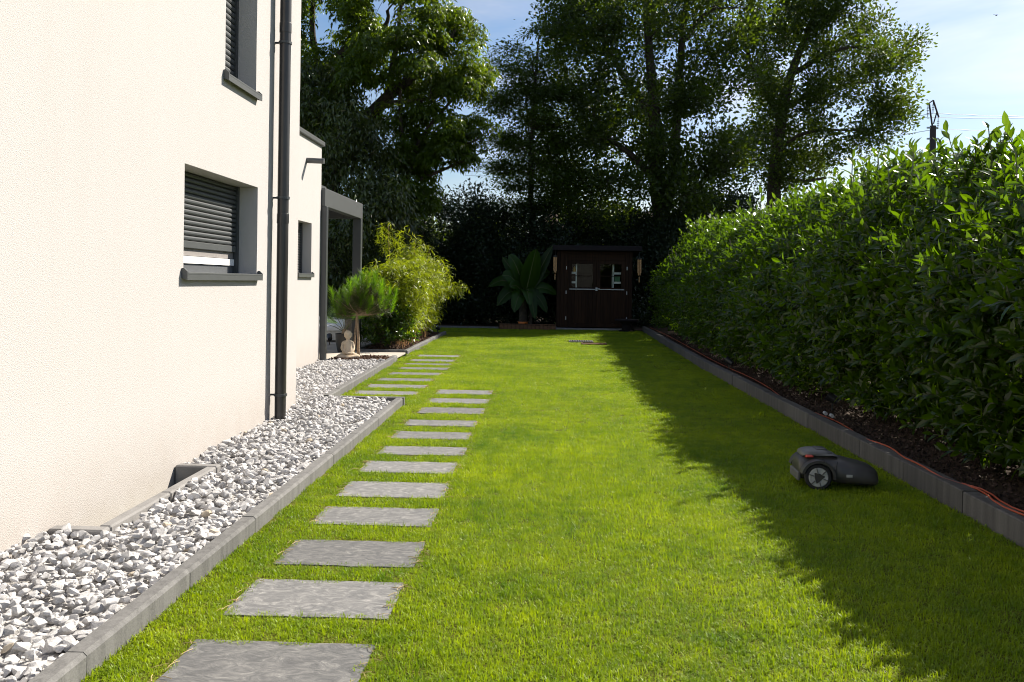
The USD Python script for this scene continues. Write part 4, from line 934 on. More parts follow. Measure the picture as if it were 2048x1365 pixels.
# ------------------------------------------------------------------ trees
def sprig_proto(kind, seed):
    """a twig with its leaves, about half a metre across, growing along +z"""
    rr = np.random.default_rng(seed)
    if kind == 'oak':
        n, ln, wd = 40, 0.135, 0.078
        p = rr.normal(0, 0.17, (n, 3)) + [0, 0, 0.18]; d = p - [0, 0, -0.05] + rr.normal(0, 0.18, (n, 3)); up = [[0, 0, 1.0]] + rr.normal(0, 0.5, (n, 3))
        lf = leaf4(ln, wd)
    elif kind == 'walnut':                                    # hanging pinnate leaves
        m_, lf = 6, leaf4(0.15, 0.060, 0.35, 0.5); P, D = [], []
        for q in range(m_):
            az = q * 2.4 + rr.uniform(-.4, .4); b = np.array([0, 0, 0.04 * q]); hd = np.array([math.cos(az), math.sin(az), 0])
            t = np.linspace(0.25, 1, 4)
            pts = b + hd * (0.28 * t)[:, None] + [[0, 0, 1]] * (0.10 * t - 0.20 * t * t)[:, None]
            for k_ in range(4):
                for s in (-1, 1):
                    P.append(pts[k_]); D.append(hd * 0.55 + np.cross([0, 0, 1], hd) * s * 0.8 + [0, 0, -0.55] + rr.normal(0, 0.15, 3))
        p, d = np.array(P), np.array(D); n = len(p); up = [[0, 0, 1.0]] + rr.normal(0, 0.35, (n, 3))
    elif kind == 'ash':                                       # layered flat sprays
        n = 40; p = rr.normal(0, 1, (n, 3)) * [0.22, 0.22, 0.07] + [0, 0, 0.08]; d = p * [1, 1, 0.2] + rr.normal(0, 0.12, (n, 3)); up = [[0, 0, 1.0]] + rr.normal(0, 0.3, (n, 3)); lf = leaf4(0.13, 0.052, 0.25, 0.4)
    elif kind == 'willow':                                    # long drooping glossy leaves
        n = 46; p = rr.normal(0, 1, (n, 3)) * [0.17, 0.17, 0.20] + [0, 0, 0.05]; d = p * [1.0, 1.0, 0] + [0, 0, -0.22] + rr.normal(0, 0.10, (n, 3)); up = [[0, 0, 1.0]] + rr.normal(0, 0.45, (n, 3)); lf = leaf4(0.165, 0.050, 0.3, 0.4)
    else:
        n = 50; p = rr.normal(0, 0.17, (n, 3)) + [0, 0, 0.12]; d = p + rr.normal(0, 0.2, (n, 3)); up = [[0, 0, 1.0]] + rr.normal(0, 0.6, (n, 3)); lf = leaf4(0.105, 0.062)
    return place(lf, frame(d, up), p, rr.uniform(0.7, 1.25, n))

SPRIG = {}
def sprigs(kind):
    if kind not in SPRIG: SPRIG[kind] = [[(sprig_proto(kind, 600 + 10 * len(SPRIG) + q), M[kind])] for q in range(5)]
    return SPRIG[kind]

def tree(name, label, cat, kind, Y, limbs, outline, depth, lobes, per, lobe_r, seed, group=None, size=1.0, bark='bark', droop=0.0, zmin=0.3, flat_=0.75):
    """limbs: lists of (px, py, depth offset, radius) from the base up; outline: the crown's reach as seen from the garden, turned into metres at the tree's own distance"""
    rr = np.random.default_rng(seed)
    W = lambda x, y, dy=0.0: AY(x, y, Y + dy)
    t = thing(name, label, cat, group=group)
    base = W(limbs[0][0][0], limbs[0][0][1]); tubes, nodes = [], []
    for lb in limbs:
        pts = np.array([W(q[0], q[1], q[2]) for q in lb]); rad = np.array([q[3] for q in lb])
        s = np.linspace(0, 1, len(pts)); u = np.linspace(0, 1, 5 * len(pts))
        c = CubicSpline(s, pts)(u) if len(pts) > 2 else np.stack([np.interp(u, s, pts[:, k_]) for k_ in range(3)], 1)
        c = c + np.cumsum(rr.normal(0, 0.012, c.shape), 0) * [1, 1, 0.3] * (u > 0.05)[:, None]
        rr_ = np.interp(u, s, rad); tubes.append(tube(c, rr_, 9)); nodes += [(p, r0) for p, r0 in zip(c[2:], rr_[2:])]
    poly = Polygon(outline).buffer(0)
    x0, y0, x1, y1 = poly.bounds
    # lobe centres spread out over the outline and through the crown's depth
    cs = []
    tries = 0
    mpp = Y / FPX
    while len(cs) < lobes and tries < lobes * 80:
        tries += 1
        x, y = rr.uniform(x0, x1), rr.uniform(y0, y1); pt = Point(x, y)
        if not poly.contains(pt): continue
        e = min(poly.exterior.distance(pt) * mpp / max(depth, 0.3), 1.0)
        dy = rr.uniform(-1, 1) * depth * math.sqrt(e * (2 - e)) if e < 1 else rr.uniform(-1, 1) * depth
        c = W(x, y, dy)
        if c[2] < zmin: continue
        if cs and min(np.linalg.norm(np.array(cs) - c, axis=1)) < lobe_r * 0.62 * (0.5 if tries > lobes * 40 else 1): continue
        cs.append(c)
    cs = np.array(cs)
    npos, nrad = [p for p, _ in nodes], [q for _, q in nodes]
    order = np.argsort(np.min(np.linalg.norm(cs[:, None] - np.array(npos)[None], axis=2), 1))
    for c in cs[order]:
        A = np.array(npos); cost = np.linalg.norm(A - c, axis=1) + 1.2 * np.clip(A[:, 2] - c[2] + 0.2, 0, None)
        j = int(np.argmin(cost)); a = A[j]; dl = np.linalg.norm(c - a)
        if dl < 0.15: continue
        mid = (a + c) / 2 + [0, 0, 0.10 * dl] + rr.normal(0, 0.07 * dl, 3)
        u = np.linspace(0, 1, 7)[:, None]; cv = (1 - u) ** 2 * a + 2 * u * (1 - u) * mid + u * u * c
        r0 = min(nrad[j] * 0.62, 0.016 + 0.018 * dl); tubes.append(tube(cv, np.linspace(r0, max(0.007, r0 * 0.35), 7), 5, caps=False))
        npos += list(cv[2:]); nrad += list(np.linspace(r0, max(0.007, r0 * 0.35), 7)[2:])
    # sprigs round the lobes, joined by fine twigs
    k_ = len(cs) * per
    li = np.repeat(np.arange(len(cs)), per)
    sc = lobe_r * rr.uniform(0.75, 1.25, len(cs))
    off = rand_dirs(rr, k_) * (rr.random(k_) ** 0.45)[:, None] * [1, 1, flat_]
    pos = cs[li] + off * sc[li][:, None]
    pos[:, 2] = np.maximum(pos[:, 2], 0.15)
    dirs = off + [0, 0, 0.55] + rr.normal(0, 0.35, (k_, 3))
    if kind in ('walnut', 'willow', 'ash'): dirs = off * 0.35 + [0, 0, 1.0] + rr.normal(0, 0.2, (k_, 3))
    for q in range(0, k_, 4):
        tubes.append(tube([cs[li[q]], (cs[li[q]] + pos[q]) / 2 + rr.normal(0, 0.04, 3), pos[q]], [0.009, 0.007, 0.004], 3, caps=False))
    obj('trunk', cat_mesh(tubes), M[bark], t)
    ids = rr.integers(0, 5, k_)
    points('crown', sprigs(kind), pos, align(dirs), size * rr.uniform(0.8, 1.25, k_), ids, t)
    return t

# big multi-stemmed tree in the middle
tree('broadleaf_tree', 'big dark broad tree with several trunks behind the shed', 'tree', 'oak', 29.8,
     [[(1330, 640, 0, 0.36), (1330, 480, 0, 0.32), (1318, 380, 0, 0.28), (1312, 250, 0, 0.22), (1300, 120, 0, 0.16), (1290, -40, 0.3, 0.09), (1285, -160, 0.3, 0.04)],
      [(1325, 420, 0, 0.22), (1350, 330, 0.3, 0.20), (1362, 210, 0.5, 0.16), (1372, 80, 0.6, 0.12), (1395, -60, 0.6, 0.07)],
      [(1372, 80, 0.6, 0.10), (1400, 40, 0.4, 0.09), (1440, 5, 0.2, 0.06), (1490, -40, 0.2, 0.04)],
      [(1318, 380, 0, 0.16), (1280, 330, -0.4, 0.12), (1225, 285, -0.8, 0.08), (1170, 250, -1.0, 0.04)],
      [(1312, 240, 0, 0.14), (1260, 170, -0.5, 0.10), (1205, 80, -0.8, 0.07), (1160, 0, -1, 0.04)]],
     [(1120, -40), (1100, 60), (1105, 150), (1075, 230), (1100, 330), (1125, 430), (1180, 470), (1300, 480), (1400, 470), (1475, 420), (1500, 330), (1480, 230), (1520, 130), (1530, -50), (1440, -75), (1300, -80), (1180, -60)],
     2.5, 176, 11, 0.60, 701)
# slender tree with layered sprays at its left
tree('slender_tree', 'slender tree with a thin straight trunk left of the big dark tree', 'tree', 'ash', 28.0,
     [[(1066, 640, 0, 0.11), (1066, 480, 0, 0.10), (1064, 380, 0, 0.085), (1068, 250, 0, 0.07), (1075, 130, 0, 0.04), (1078, 70, 0, 0.015)],
      [(1066, 470, 0, 0.05), (1059, 380, 0.2, 0.045), (1055, 260, 0.3, 0.03), (1040, 150, 0.2, 0.015)]],
     [(1000, 120), (1030, 95), (1065, 75), (1090, 60), (1105, 130), (1125, 230), (1130, 330), (1140, 430), (1090, 470), (1020, 470), (1005, 400), (990, 330), (1000, 250), (975, 170)],
     1.5, 72, 11, 0.50, 702, flat_=0.45)
# right oak
tree('oak_tree', 'oak with open crown standing behind the hedge before the bright sky', 'tree', 'oak', 33.5,
     [[(1545, 620, 0, 0.30), (1548, 400, 0, 0.27), (1552, 330, 0, 0.25), (1566, 230, 0, 0.21), (1590, 130, 0, 0.16), (1618, 60, 0.2, 0.11), (1640, -40, 0.2, 0.06), (1650, -120, 0.2, 0.03)],
      [(1563, 250, 0, 0.15), (1530, 185, -0.3, 0.12), (1500, 120, -0.5, 0.08), (1480, 20, -0.5, 0.05)],
      [(1582, 150, 0, 0.12), (1640, 115, -0.4, 0.09), (1700, 95, -0.6, 0.06), (1790, 105, -0.8, 0.03)],
      [(1570, 215, 0, 0.11), (1630, 185, 0.5, 0.09), (1690, 170, 0.6, 0.05), (1760, 165, 0.6, 0.03)],
      [(1556, 310, 0, 0.09), (1610, 268, -0.4, 0.07), (1680, 262, -0.6, 0.04), (1760, 258, -0.7, 0.02)],
      [(1618, 60, 0.2, 0.09), (1680, 20, 0, 0.06), (1730, -30, 0, 0.03)],
      [(1548, 350, 0, 0.10), (1590, 362, -0.3, 0.08), (1650, 356, -0.5, 0.05)]],
     [(1500, -70), (1480, 60), (1510, 200), (1500, 300), (1530, 380), (1640, 350), (1680, 320), (1780, 300), (1800, 235), (1790, 190), (1835, 130), (1840, 90), (1760, 60), (1765, -10), (1720, -60), (1600, -80)],
     2.2, 116, 11, 0.58, 703)
# left walnut, limbs seen against the sky
tree('walnut_tree', 'tall sunlit walnut with slanting limbs behind the pergola', 'tree', 'walnut', 24.5,
     [[(600, 560, 0, 0.34), (640, 420, 0, 0.30), (690, 310, 0, 0.26), (730, 245, 0, 0.20), (775, 192, 0, 0.16), (840, 140, 0, 0.11), (905, 60, 0, 0.05)],
      [(775, 192, 0, 0.12), (790, 120, 0.2, 0.09), (800, 30, 0.3, 0.06), (800, -60, 0.3, 0.03)],
      [(640, 420, 0, 0.2), (650, 220, 0.6, 0.17), (672, 115, 0.8, 0.13), (740, 70, 0.8, 0.08), (770, 20, 0.8, 0.05)],
      [(655, 200, 0.6, 0.13), (630, 90, 0.8, 0.10), (625, -30, 0.8, 0.06)],
      [(730, 245, 0, 0.11), (790, 205, -0.5, 0.07), (850, 200, -0.6, 0.05), (930, 150, -0.7, 0.02)]],
     [(560, -90), (580, 200), (620, 300), (700, 290), (760, 250), (850, 270), (900, 230), (960, 170), (975, 115), (945, 60), (930, 20), (900, -60), (780, -90)],
     2.1, 100, 10, 0.52, 704)
tree('small_walnut', 'smaller fork-trunked walnut between the pergola and the slender tree', 'tree', 'walnut', 24.0,
     [[(812, 620, 0, 0.12), (815, 430, 0, 0.11), (818, 350, 0, 0.09), (808, 250, 0, 0.06), (815, 150, 0, 0.03)],
      [(818, 350, 0, 0.08), (840, 280, 0.2, 0.06), (890, 210, 0.2, 0.04), (950, 180, 0.1, 0.015)],
      [(818, 350, 0, 0.07), (860, 310, -0.2, 0.05), (920, 290, -0.3, 0.03), (965, 270, -0.3, 0.012)],
      [(818, 370, 0, 0.06), (900, 335, -0.2, 0.04), (985, 300, -0.3, 0.012)]],
     [(850, 260), (905, 235), (960, 255), (985, 290), (955, 320), (900, 320), (860, 330), (850, 420), (780, 420), (760, 340), (800, 280)],
     1.1, 30, 10, 0.46, 705)
# thick drooping glossy tree right behind the annex
tree('drooping_tree', 'dense tree of glossy drooping leaves right behind the annex roof', 'tree', 'willow', 22.9,
     [[(660, 620, 0, 0.2), (665, 450, 0, 0.16), (670, 330, 0, 0.12), (650, 200, 0, 0.06)], [(665, 450, 0, 0.1), (720, 380, 0.3, 0.08), (760, 320, 0.3, 0.04)]],
     [(580, 130), (600, 250), (600, 480), (700, 620), (790, 560), (800, 450), (790, 340), (740, 270), (690, 200), (650, 130)],
     1.6, 78, 9, 0.50, 706)
# dark shrubs closing the garden's far end
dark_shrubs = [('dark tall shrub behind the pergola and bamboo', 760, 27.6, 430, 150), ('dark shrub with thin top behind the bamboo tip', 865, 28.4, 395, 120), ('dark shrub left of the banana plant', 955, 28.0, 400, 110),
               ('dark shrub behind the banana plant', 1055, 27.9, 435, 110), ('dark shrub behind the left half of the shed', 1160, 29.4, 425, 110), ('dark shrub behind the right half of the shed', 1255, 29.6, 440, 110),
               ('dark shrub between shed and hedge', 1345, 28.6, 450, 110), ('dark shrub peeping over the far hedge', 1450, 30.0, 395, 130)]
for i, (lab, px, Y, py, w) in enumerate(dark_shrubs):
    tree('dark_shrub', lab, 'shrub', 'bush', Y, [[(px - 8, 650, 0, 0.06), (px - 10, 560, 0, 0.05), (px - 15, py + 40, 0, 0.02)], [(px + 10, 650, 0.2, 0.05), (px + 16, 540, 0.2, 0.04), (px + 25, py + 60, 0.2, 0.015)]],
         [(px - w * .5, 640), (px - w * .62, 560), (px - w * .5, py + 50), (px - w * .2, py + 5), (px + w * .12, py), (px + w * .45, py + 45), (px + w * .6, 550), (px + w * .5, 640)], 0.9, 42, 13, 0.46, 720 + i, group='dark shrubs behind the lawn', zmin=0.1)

# tree beyond the shrubs farther away, seen between trunks
far = np.random.default_rng(88)
for i, (px, Y, py, w, lab) in enumerate([(960, 46, 455, 190, 'dim tree far behind the banana plant'), (1180, 52, 420, 200, 'dim tree far behind the shed'), (1420, 48, 410, 190, 'dim tree far behind the far end of the hedge'), (780, 44, 440, 240, 'dim tree far behind the bamboo'), (1650, 47, 400, 240, 'low tree beyond the hedge under the oak'), (1985, 30, 372, 120, 'thin grey-green treetop over the hedge at the right edge')]):
    tree('far_tree', lab, 'tree', 'oak', Y, [[(px, 600, 0, 0.2), (px, 520, 0, 0.15), (px + 6, py + 30, 0, 0.05)]],
         [(px - w * .5, 600), (px - w * .6, 520), (px - w * .35, py + 20), (px, py), (px + w * .4, py + 25), (px + w * .6, 530), (px + w * .5, 600)], 1.6, 34, 14, 0.85 if i < 5 else 0.5, 760 + i, size=1.5 if i < 5 else 0.9)

# house beyond the trees
nh = thing('neighbour_house', 'house with brown tiled roof hidden behind the trees beyond the shed', 'house', (0, 0, 0))
obj('wall', bx(0.5, 9.5, 62, 70, -0.1, 4.2), M['stucco'], nh)
obj('roof', (np.array([[0, 61.4, 4.15], [10, 61.4, 4.15], [10, 66, 6.9], [0, 66, 6.9], [0, 70.6, 4.15], [10, 70.6, 4.15]]), np.array([[0, 1, 2], [0, 2, 3], [3, 2, 5], [3, 5, 4], [0, 3, 4], [1, 5, 2], [0, 4, 5], [0, 5, 1]])), M['roof_tile'], nh)

# ------------------------------------------------------------------ bamboo
bam = thing('bamboo', 'yellow-green bamboo clump with arching leafy canes in the kerbed bed', 'bamboo')
rr = np.random.default_rng(90)
lf = leaf4(0.155, 0.022, 0.2, 0.35)
def bam_sprig(seed):
    q = np.random.default_rng(seed); n = 20
    p = np.column_stack([q.normal(0, 0.07, n), q.normal(0, 0.07, n), q.uniform(-0.06, 0.16, n)]); d = np.column_stack([q.normal(0, 0.5, n), q.normal(0, 0.5, n), q.uniform(-0.75, 0.25, n)])
    return place(lf, frame(d, np.array([[0, 0, 1.0]]) + q.normal(0, 0.4, (n, 3))), p, q.uniform(0.7, 1.2, n))
canes, bp, bd = [], [], []
for q in range(120):
    b = np.array([rr.uniform(-3.35, -2.80), rr.uniform(17.0, 21.4), 0.02]); h = rr.uniform(1.45, 2.2) * (1.0 - 0.08 * abs(b[1] - 19.0))
    if q < 4: h = (2.95, 2.6, 2.45, 2.5)[q]; b = np.array([(-3.30, -2.95, -2.75, -3.15)[q], (18.2, 19.0, 19.9, 19.2)[q], 0.02])
    a = rr.uniform(0, 6.28); out = np.array([math.cos(a) + 0.30, math.sin(a) * 0.8 - 0.15, 0]) * rr.uniform(0.12, 0.55) * (0.25 if q < 4 else 1)
    u = np.linspace(0, 1, 9)[:, None]
    c = b + out * (u ** 2.2) * 1.15 + [0, 0, h] * (u - 0.14 * u ** 3)
    canes.append(tube(c, np.linspace(0.009, 0.003, 9), 5))
    m_ = int(h * (24 if q >= 4 else 11))
    tt = rr.uniform(0.16, 1.0, m_) ** 0.8
    p = np.stack([np.interp(tt, u[:, 0], c[:, k_]) for k_ in range(3)], 1) + rr.normal(0, 0.10, (m_, 3)) * [1, 1, 0.6]
    bp.append(p); bd.append(np.column_stack([rr.normal(0, 0.35, m_), rr.normal(0, 0.35, m_), np.ones(m_)]))
for q in range(3):                                             # a spray reaching out to the right
    b = np.array([-2.85, 20.6 + 0.2 * q, 1.0]); u = np.linspace(0, 1, 8)[:, None]
    c = b + np.array([0.95 - 0.12 * q, 0.1, 0]) * u + [0, 0, 1] * (0.42 * u - 0.16 * u ** 2 - 0.1 * q * u)
    canes.append(tube(c, np.linspace(0.006, 0.002, 8), 4)); tt = rr.uniform(0.2, 1, 14)
    bp.append(np.stack([np.interp(tt, u[:, 0], c[:, k_]) for k_ in range(3)], 1) + rr.normal(0, 0.04, (14, 3))); bd.append(np.column_stack([rr.normal(0, 0.3, 14), rr.normal(0, 0.3, 14), np.ones(14)]))
obj('canes', cat_mesh(canes), M['bamboo_wood'], bam)
bp, bd = np.vstack(bp), np.vstack(bd); bp[:, 2] = np.maximum(bp[:, 2], 0.10)
points('foliage', [[(bam_sprig(900 + q), M['bamboo'])] for q in range(6)], bp, align(bd), rr.uniform(0.75, 1.15, len(bp)), rr.integers(0, 6, len(bp)), bam)

# glossy shrub at the bamboo's foot
gs_ = thing('glossy_shrub', 'dark glossy rounded shrub at the near foot of the bamboo', 'shrub')
n = 260
d = rand_dirs(rr, n); d[:, 2] = np.abs(d[:, 2]); q_ = rr.random(n) ** 0.35
c = np.array([-3.08, 16.75, 0.15])
p = c + d * q_[:, None] * np.where(rr.random((n, 1)) < 0.5, 1.0, 0.9) * [0.50, 0.42, 0.72]
points('foliage', lp, p, align(d + [0, 0, 0.5]), rr.uniform(0.6, 0.9, n), rr.integers(0, 8, n), gs_)
obj('stem', cat_mesh([tube([c + [0, 0, -0.14], c + [x, y, 0.4]], [0.015, 0.006], 5) for x, y in rr.normal(0, 0.2, (7, 2))]), M['twig'], gs_)

# ------------------------------------------------------------------ young pine
pine = thing('young_pine', 'young long-needled pine with thin twin trunk beside the seated statue', 'pine')
pb_ = np.array([-3.26, 14.80, 0.03])
tk = [tube([pb_ + [0.035, 0, 0], pb_ + [0.03, 0, 0.35], pb_ + [0.0, 0, 0.72], pb_ + [0.01, 0, 0.95]], [0.030, 0.026, 0.022, 0.016], 8), tube([pb_ + [-0.05, 0.01, 0], pb_ + [-0.035, 0, 0.4], pb_ + [-0.01, 0, 0.7]], [0.017, 0.015, 0.012], 7)]
tuft_p, tuft_d, tuft_new = [], [], []
top = pb_ + [0.02, 0, 0.74]
cr = pb_ + np.array([0.12, 0.0, 1.05])
for q in range(46):
    a = q * 2.4; el = rr.uniform(-0.55, 1.15)
    e = cr + np.array([math.cos(a) * math.cos(el) * 0.50, math.sin(a) * math.cos(el) * 0.45, math.sin(el) * 0.38 - 0.07]) * rr.uniform(0.45, 1.18)
    st_ = top + [0, 0, rr.uniform(0.0, 0.15)]
    tk.append(tube([st_, (st_ + e) / 2 + [0, 0, -0.04], e], [0.012, 0.009, 0.006], 5, caps=False))
    dd = (e - st_) / np.linalg.norm(e - st_)
    for s in (0.55, 0.8):
        tuft_p.append(st_ + (e - st_) * s); tuft_d.append(dd + [0, 0, 0.2]); tuft_new.append(0)
    tuft_p.append(e); tuft_d.append(dd * 0.25 + [0, 0, 1.0]); tuft_new.append(1)
obj('trunk', cat_mesh(tk), M['pine_bark'], pine)
def tuft(seed, new):
    q = np.random.default_rng(seed); n = 110
    base = np.column_stack([q.normal(0, 0.006, n), q.normal(0, 0.006, n), q.uniform(-0.10, 0.13 if new else 0.03, n)])
    az = q.uniform(0, 6.28, n); el = np.radians(q.uniform(38, 80, n) if new else q.uniform(0, 62, n)); ln = q.uniform(0.09, 0.15, n) * (0.9 if new else 1.15)
    d = np.column_stack([np.cos(az) * np.cos(el), np.sin(az) * np.cos(el), np.sin(el)]); s = np.cross(d, rand_dirs(q, n)); s /= np.linalg.norm(s, axis=1, keepdims=True)
    w = 0.0022
    v = np.stack([base - s * w, base + s * w, base + d * ln[:, None] * 0.6 + s * w, base + d * ln[:, None]], 1).reshape(-1, 3)
    o = np.arange(n)[:, None] * 4
    return v, np.stack([o + [0, 1, 2], o + [0, 2, 3]], 1).reshape(-1, 3)
tuft_p, tuft_d, tuft_new = np.array(tuft_p), np.array(tuft_d), np.array(tuft_new)
points('new_needles', [[(tuft(950 + q, True), M['pine'])] for q in range(4)], tuft_p[tuft_new == 1], align(tuft_d[tuft_new == 1]), rr.uniform(0.85, 1.3, (tuft_new == 1).sum()), rr.integers(0, 4, (tuft_new == 1).sum()), pine)
points('old_needles', [[(tuft(960 + q, False), M['pine_old'])] for q in range(4)], tuft_p[tuft_new == 0], align(tuft_d[tuft_new == 0]), rr.uniform(0.8, 1.2, (tuft_new == 0).sum()), rr.integers(0, 4, (tuft_new == 0).sum()), pine)

# ------------------------------------------------------------------ statue, pot with palm, stone column, lounge
def blob(parts, edge=0.012, it=12):
    """hulls of spheres joined and smoothed: parts are lists of (x, y, z, r)"""
    ms = []
    for p in parts:
        ms.append(m3.Manifold.batch_hull([m3.Manifold.sphere(q[3], 18).translate(q[:3]) for q in p]))
    m = m3.Manifold.batch_boolean(ms, m3.OpType.Add).refine_to_length(edge).to_mesh()
    tm = trimesh.Trimesh(m.vert_properties[:, :3], m.tri_verts)
    trimesh.smoothing.filter_taubin(tm, lamb=0.5, nu=-0.52, iterations=it)
    return tm
stt = thing('stone_statue', 'pale stone garden statue of a seated cross-legged figure by the pine', 'statue', (-3.36, 14.56, 0.03), 0.35); UsdGeom.Xformable(stt).AddScaleOp().Set(Gf.Vec3f(1.08))
K_ = 1.0
body = blob([[(-0.02, 0, 0.10, 0.075), (0.02, 0, 0.10, 0.075), (0, 0.01, 0.24, 0.065)], [(-0.05, 0.01, 0.255, 0.04), (0.05, 0.01, 0.255, 0.04), (0, 0.01, 0.19, 0.06)],
             [(0, 0.0, 0.27, 0.028), (0, -0.004, 0.335, 0.026)],
             [(-0.07, 0.01, 0.255, 0.03), (-0.095, -0.01, 0.165, 0.024)], [(-0.095, -0.01, 0.165, 0.024), (-0.03, -0.085, 0.095, 0.018)],
             [(0.07, 0.01, 0.255, 0.03), (0.095, -0.01, 0.165, 0.024)], [(0.095, -0.01, 0.165, 0.024), (0.03, -0.085, 0.095, 0.018)],
             [(-0.06, -0.01, 0.06, 0.052), (-0.155, -0.07, 0.042, 0.036)], [(-0.155, -0.07, 0.042, 0.036), (0.02, -0.115, 0.034, 0.028)],
             [(0.06, -0.01, 0.06, 0.052), (0.155, -0.07, 0.042, 0.036)], [(0.155, -0.07, 0.042, 0.036), (-0.02, -0.12, 0.03, 0.028)],
             [(-0.03, -0.085, 0.09, 0.02), (0.03, -0.085, 0.09, 0.02)]], 0.012, 8)
obj('body', body, M['statue'], stt, smooth=True)
head = blob([[(0, 0.004, 0.395, 0.062), (0, -0.006, 0.355, 0.046)], [(0, -0.060, 0.378, 0.009), (0, -0.052, 0.395, 0.007)], [(-0.052, 0.005, 0.385, 0.010), (-0.05, 0.004, 0.355, 0.009)], [(0.052, 0.005, 0.385, 0.010), (0.05, 0.004, 0.355, 0.009)],
             [(-0.014, -0.040, 0.352, 0.007), (0.014, -0.040, 0.352, 0.007)], [(-0.022, -0.042, 0.39, 0.008)], [(0.022, -0.042, 0.39, 0.008)]], 0.007, 4)
obj('head', head, M['statue'], stt, smooth=True)

pc = np.array([-3.75, 15.95, 0.022])
pot = thing('plant_pot', 'tall dark tapered pot on the terrace behind the statue', 'pot', pc)
obj('body', lathe([(0, 0), (0.115, 0), (0.125, 0.015), (0.155, 0.16), (0.168, 0.34), (0.168, 0.36), (0.150, 0.36), (0.148, 0.30), (0, 0.30)], 32), M['pot'], pot, smooth=35)
obj('potting_soil', lathe([(0, 0.31), (0.147, 0.305)], 24), M['soil'], pot)
palm = thing('fan_palm', 'small fan palm growing in the dark pot on the terrace', 'palm', pc + [0, 0, 0.30])
obj('stem', cat_mesh([lathe([(0, 0), (0.05, 0), (0.055, 0.06), (0.035, 0.14), (0, 0.15)], 12)]), M['pine_bark'], palm)
for q in range(9):
    a = q * 2.4 + 2.2; el = rr.uniform(0.35, 1.25) if q else 0.6
    d = np.array([math.cos(a) * math.cos(el), math.sin(a) * math.cos(el), math.sin(el)]); ln = rr.uniform(0.22, 0.40)
    e = np.array([0, 0, 0.10]) + d * ln
    fans = []
    B = frame(d[None], np.array([[0.0, 0.0, 1.0]]))[0]
    for k_ in range(17):
        th = (k_ - 8) * 0.155
        dd = B @ np.array([math.cos(th), math.sin(th), -0.12 * abs(th) + 0.06])
        L_ = 0.36 * (1 - 0.18 * abs(th))
        fans.append(place(leaf4(L_, 0.018, 0.5, 0.12), frame(dd[None], (B[:, 2])[None]), e[None], np.ones(1)))
    f_ = obj('frond', cat_mesh(fans), M['palm'], palm)
    obj('stalk', tube([(0, 0, 0.08), (np.array([0, 0, 0.10]) + e) / 2 + [0, 0, 0.01], e], [0.007, 0.006, 0.004], 5), M['stem'], palm)
obj('small_plant', (lambda m: (m[0] + pc + [0.09, -0.04, 0.33], m[1]))(place(leaf(0.10, 0.05, 3), frame(np.column_stack([np.cos(np.arange(12) * 2.4), np.sin(np.arange(12) * 2.4), rr.uniform(0.2, 1.2, 12)]), np.array([[0, 0, 1.0]])), np.zeros((12, 3)), rr.uniform(0.7, 1.1, 12))), M['palm'], label='low leafy plant spilling over the rim of the dark pot', cat='plant')

cc = AY(703, 690, 17.6)
rk = trimesh.creation.box([0.24, 0.24, 0.66]).subdivide().subdivide().subdivide()
rk.vertices += (meshkit.fbm(rk.vertices * 6, 4, 3)[:, None] - 0.5) * rk.vertex_normals * 0.09
obj('stone_column', (np.array(rk.vertices) + [cc[0], 17.6, 0.33], np.array(rk.faces)), M['rough_stone'], cat='stone column', label='rough cracked stone column on the terrace behind the pine trunk')

lg = thing('lounge_bench', 'low pale outdoor lounge bench on the terrace beside the annex end', 'bench', (-4.75, 18.9, 0.022))
obj('base', cat_mesh([bx(-0.7, 0.62, -0.45, 0.45, 0.04, 0.24, 0.01), bx(-0.66, -0.6, -0.4, 0.4, 0, 0.04), bx(0.5, 0.56, -0.4, 0.4, 0, 0.04)]), M['cushion'], lg)
obj('seat_cushion', bx(-0.7, 0.64, -0.47, 0.30, 0.242, 0.36, 0.03), M['white'], lg)
obj('back_cushion', bx(-0.7, 0.62, 0.302, 0.46, 0.242, 0.52, 0.03), M['white'], lg)

# ------------------------------------------------------------------ banana plant
n = 620
up_ = np.column_stack([rr.uniform(-7.5, 4.5, n), rr.uniform(26.3, 30.5, n), rr.uniform(0.05, 0.75, n)])
up_ = up_[(up_[:, 0] < 0.2) | (up_[:, 0] > 2.9) | (up_[:, 1] > 27.5)]
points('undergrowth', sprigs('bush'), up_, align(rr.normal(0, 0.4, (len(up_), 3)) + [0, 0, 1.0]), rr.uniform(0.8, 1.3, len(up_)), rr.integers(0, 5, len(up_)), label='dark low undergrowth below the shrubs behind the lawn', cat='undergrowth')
ban = thing('banana_plant', 'banana plant with big paddle leaves left of the shed in shade', 'banana plant')
bb = AY(1046, 648, 25.5); bb[2] = 0.02
obj('stem', cat_mesh([lathe([(0.14, 0), (0.135, 0.1), (0.12, 0.35), (0.11, 0.6), (0.08, 0.95), (0.05, 1.1), (0, 1.12)], 16, bb), tube([bb + [0.22, 0.1, 0], bb + [0.24, 0.08, 0.6], bb + [0.22, 0.08, 1.0]], [0.06, 0.05, 0.03], 10)]), M['bark'], ban, smooth=40)
obj('strap', lathe([(0.141, 0.135), (0.147, 0.14), (0.145, 0.185), (0.138, 0.19)], 20, bb), M['orange'], ban, smooth=40)
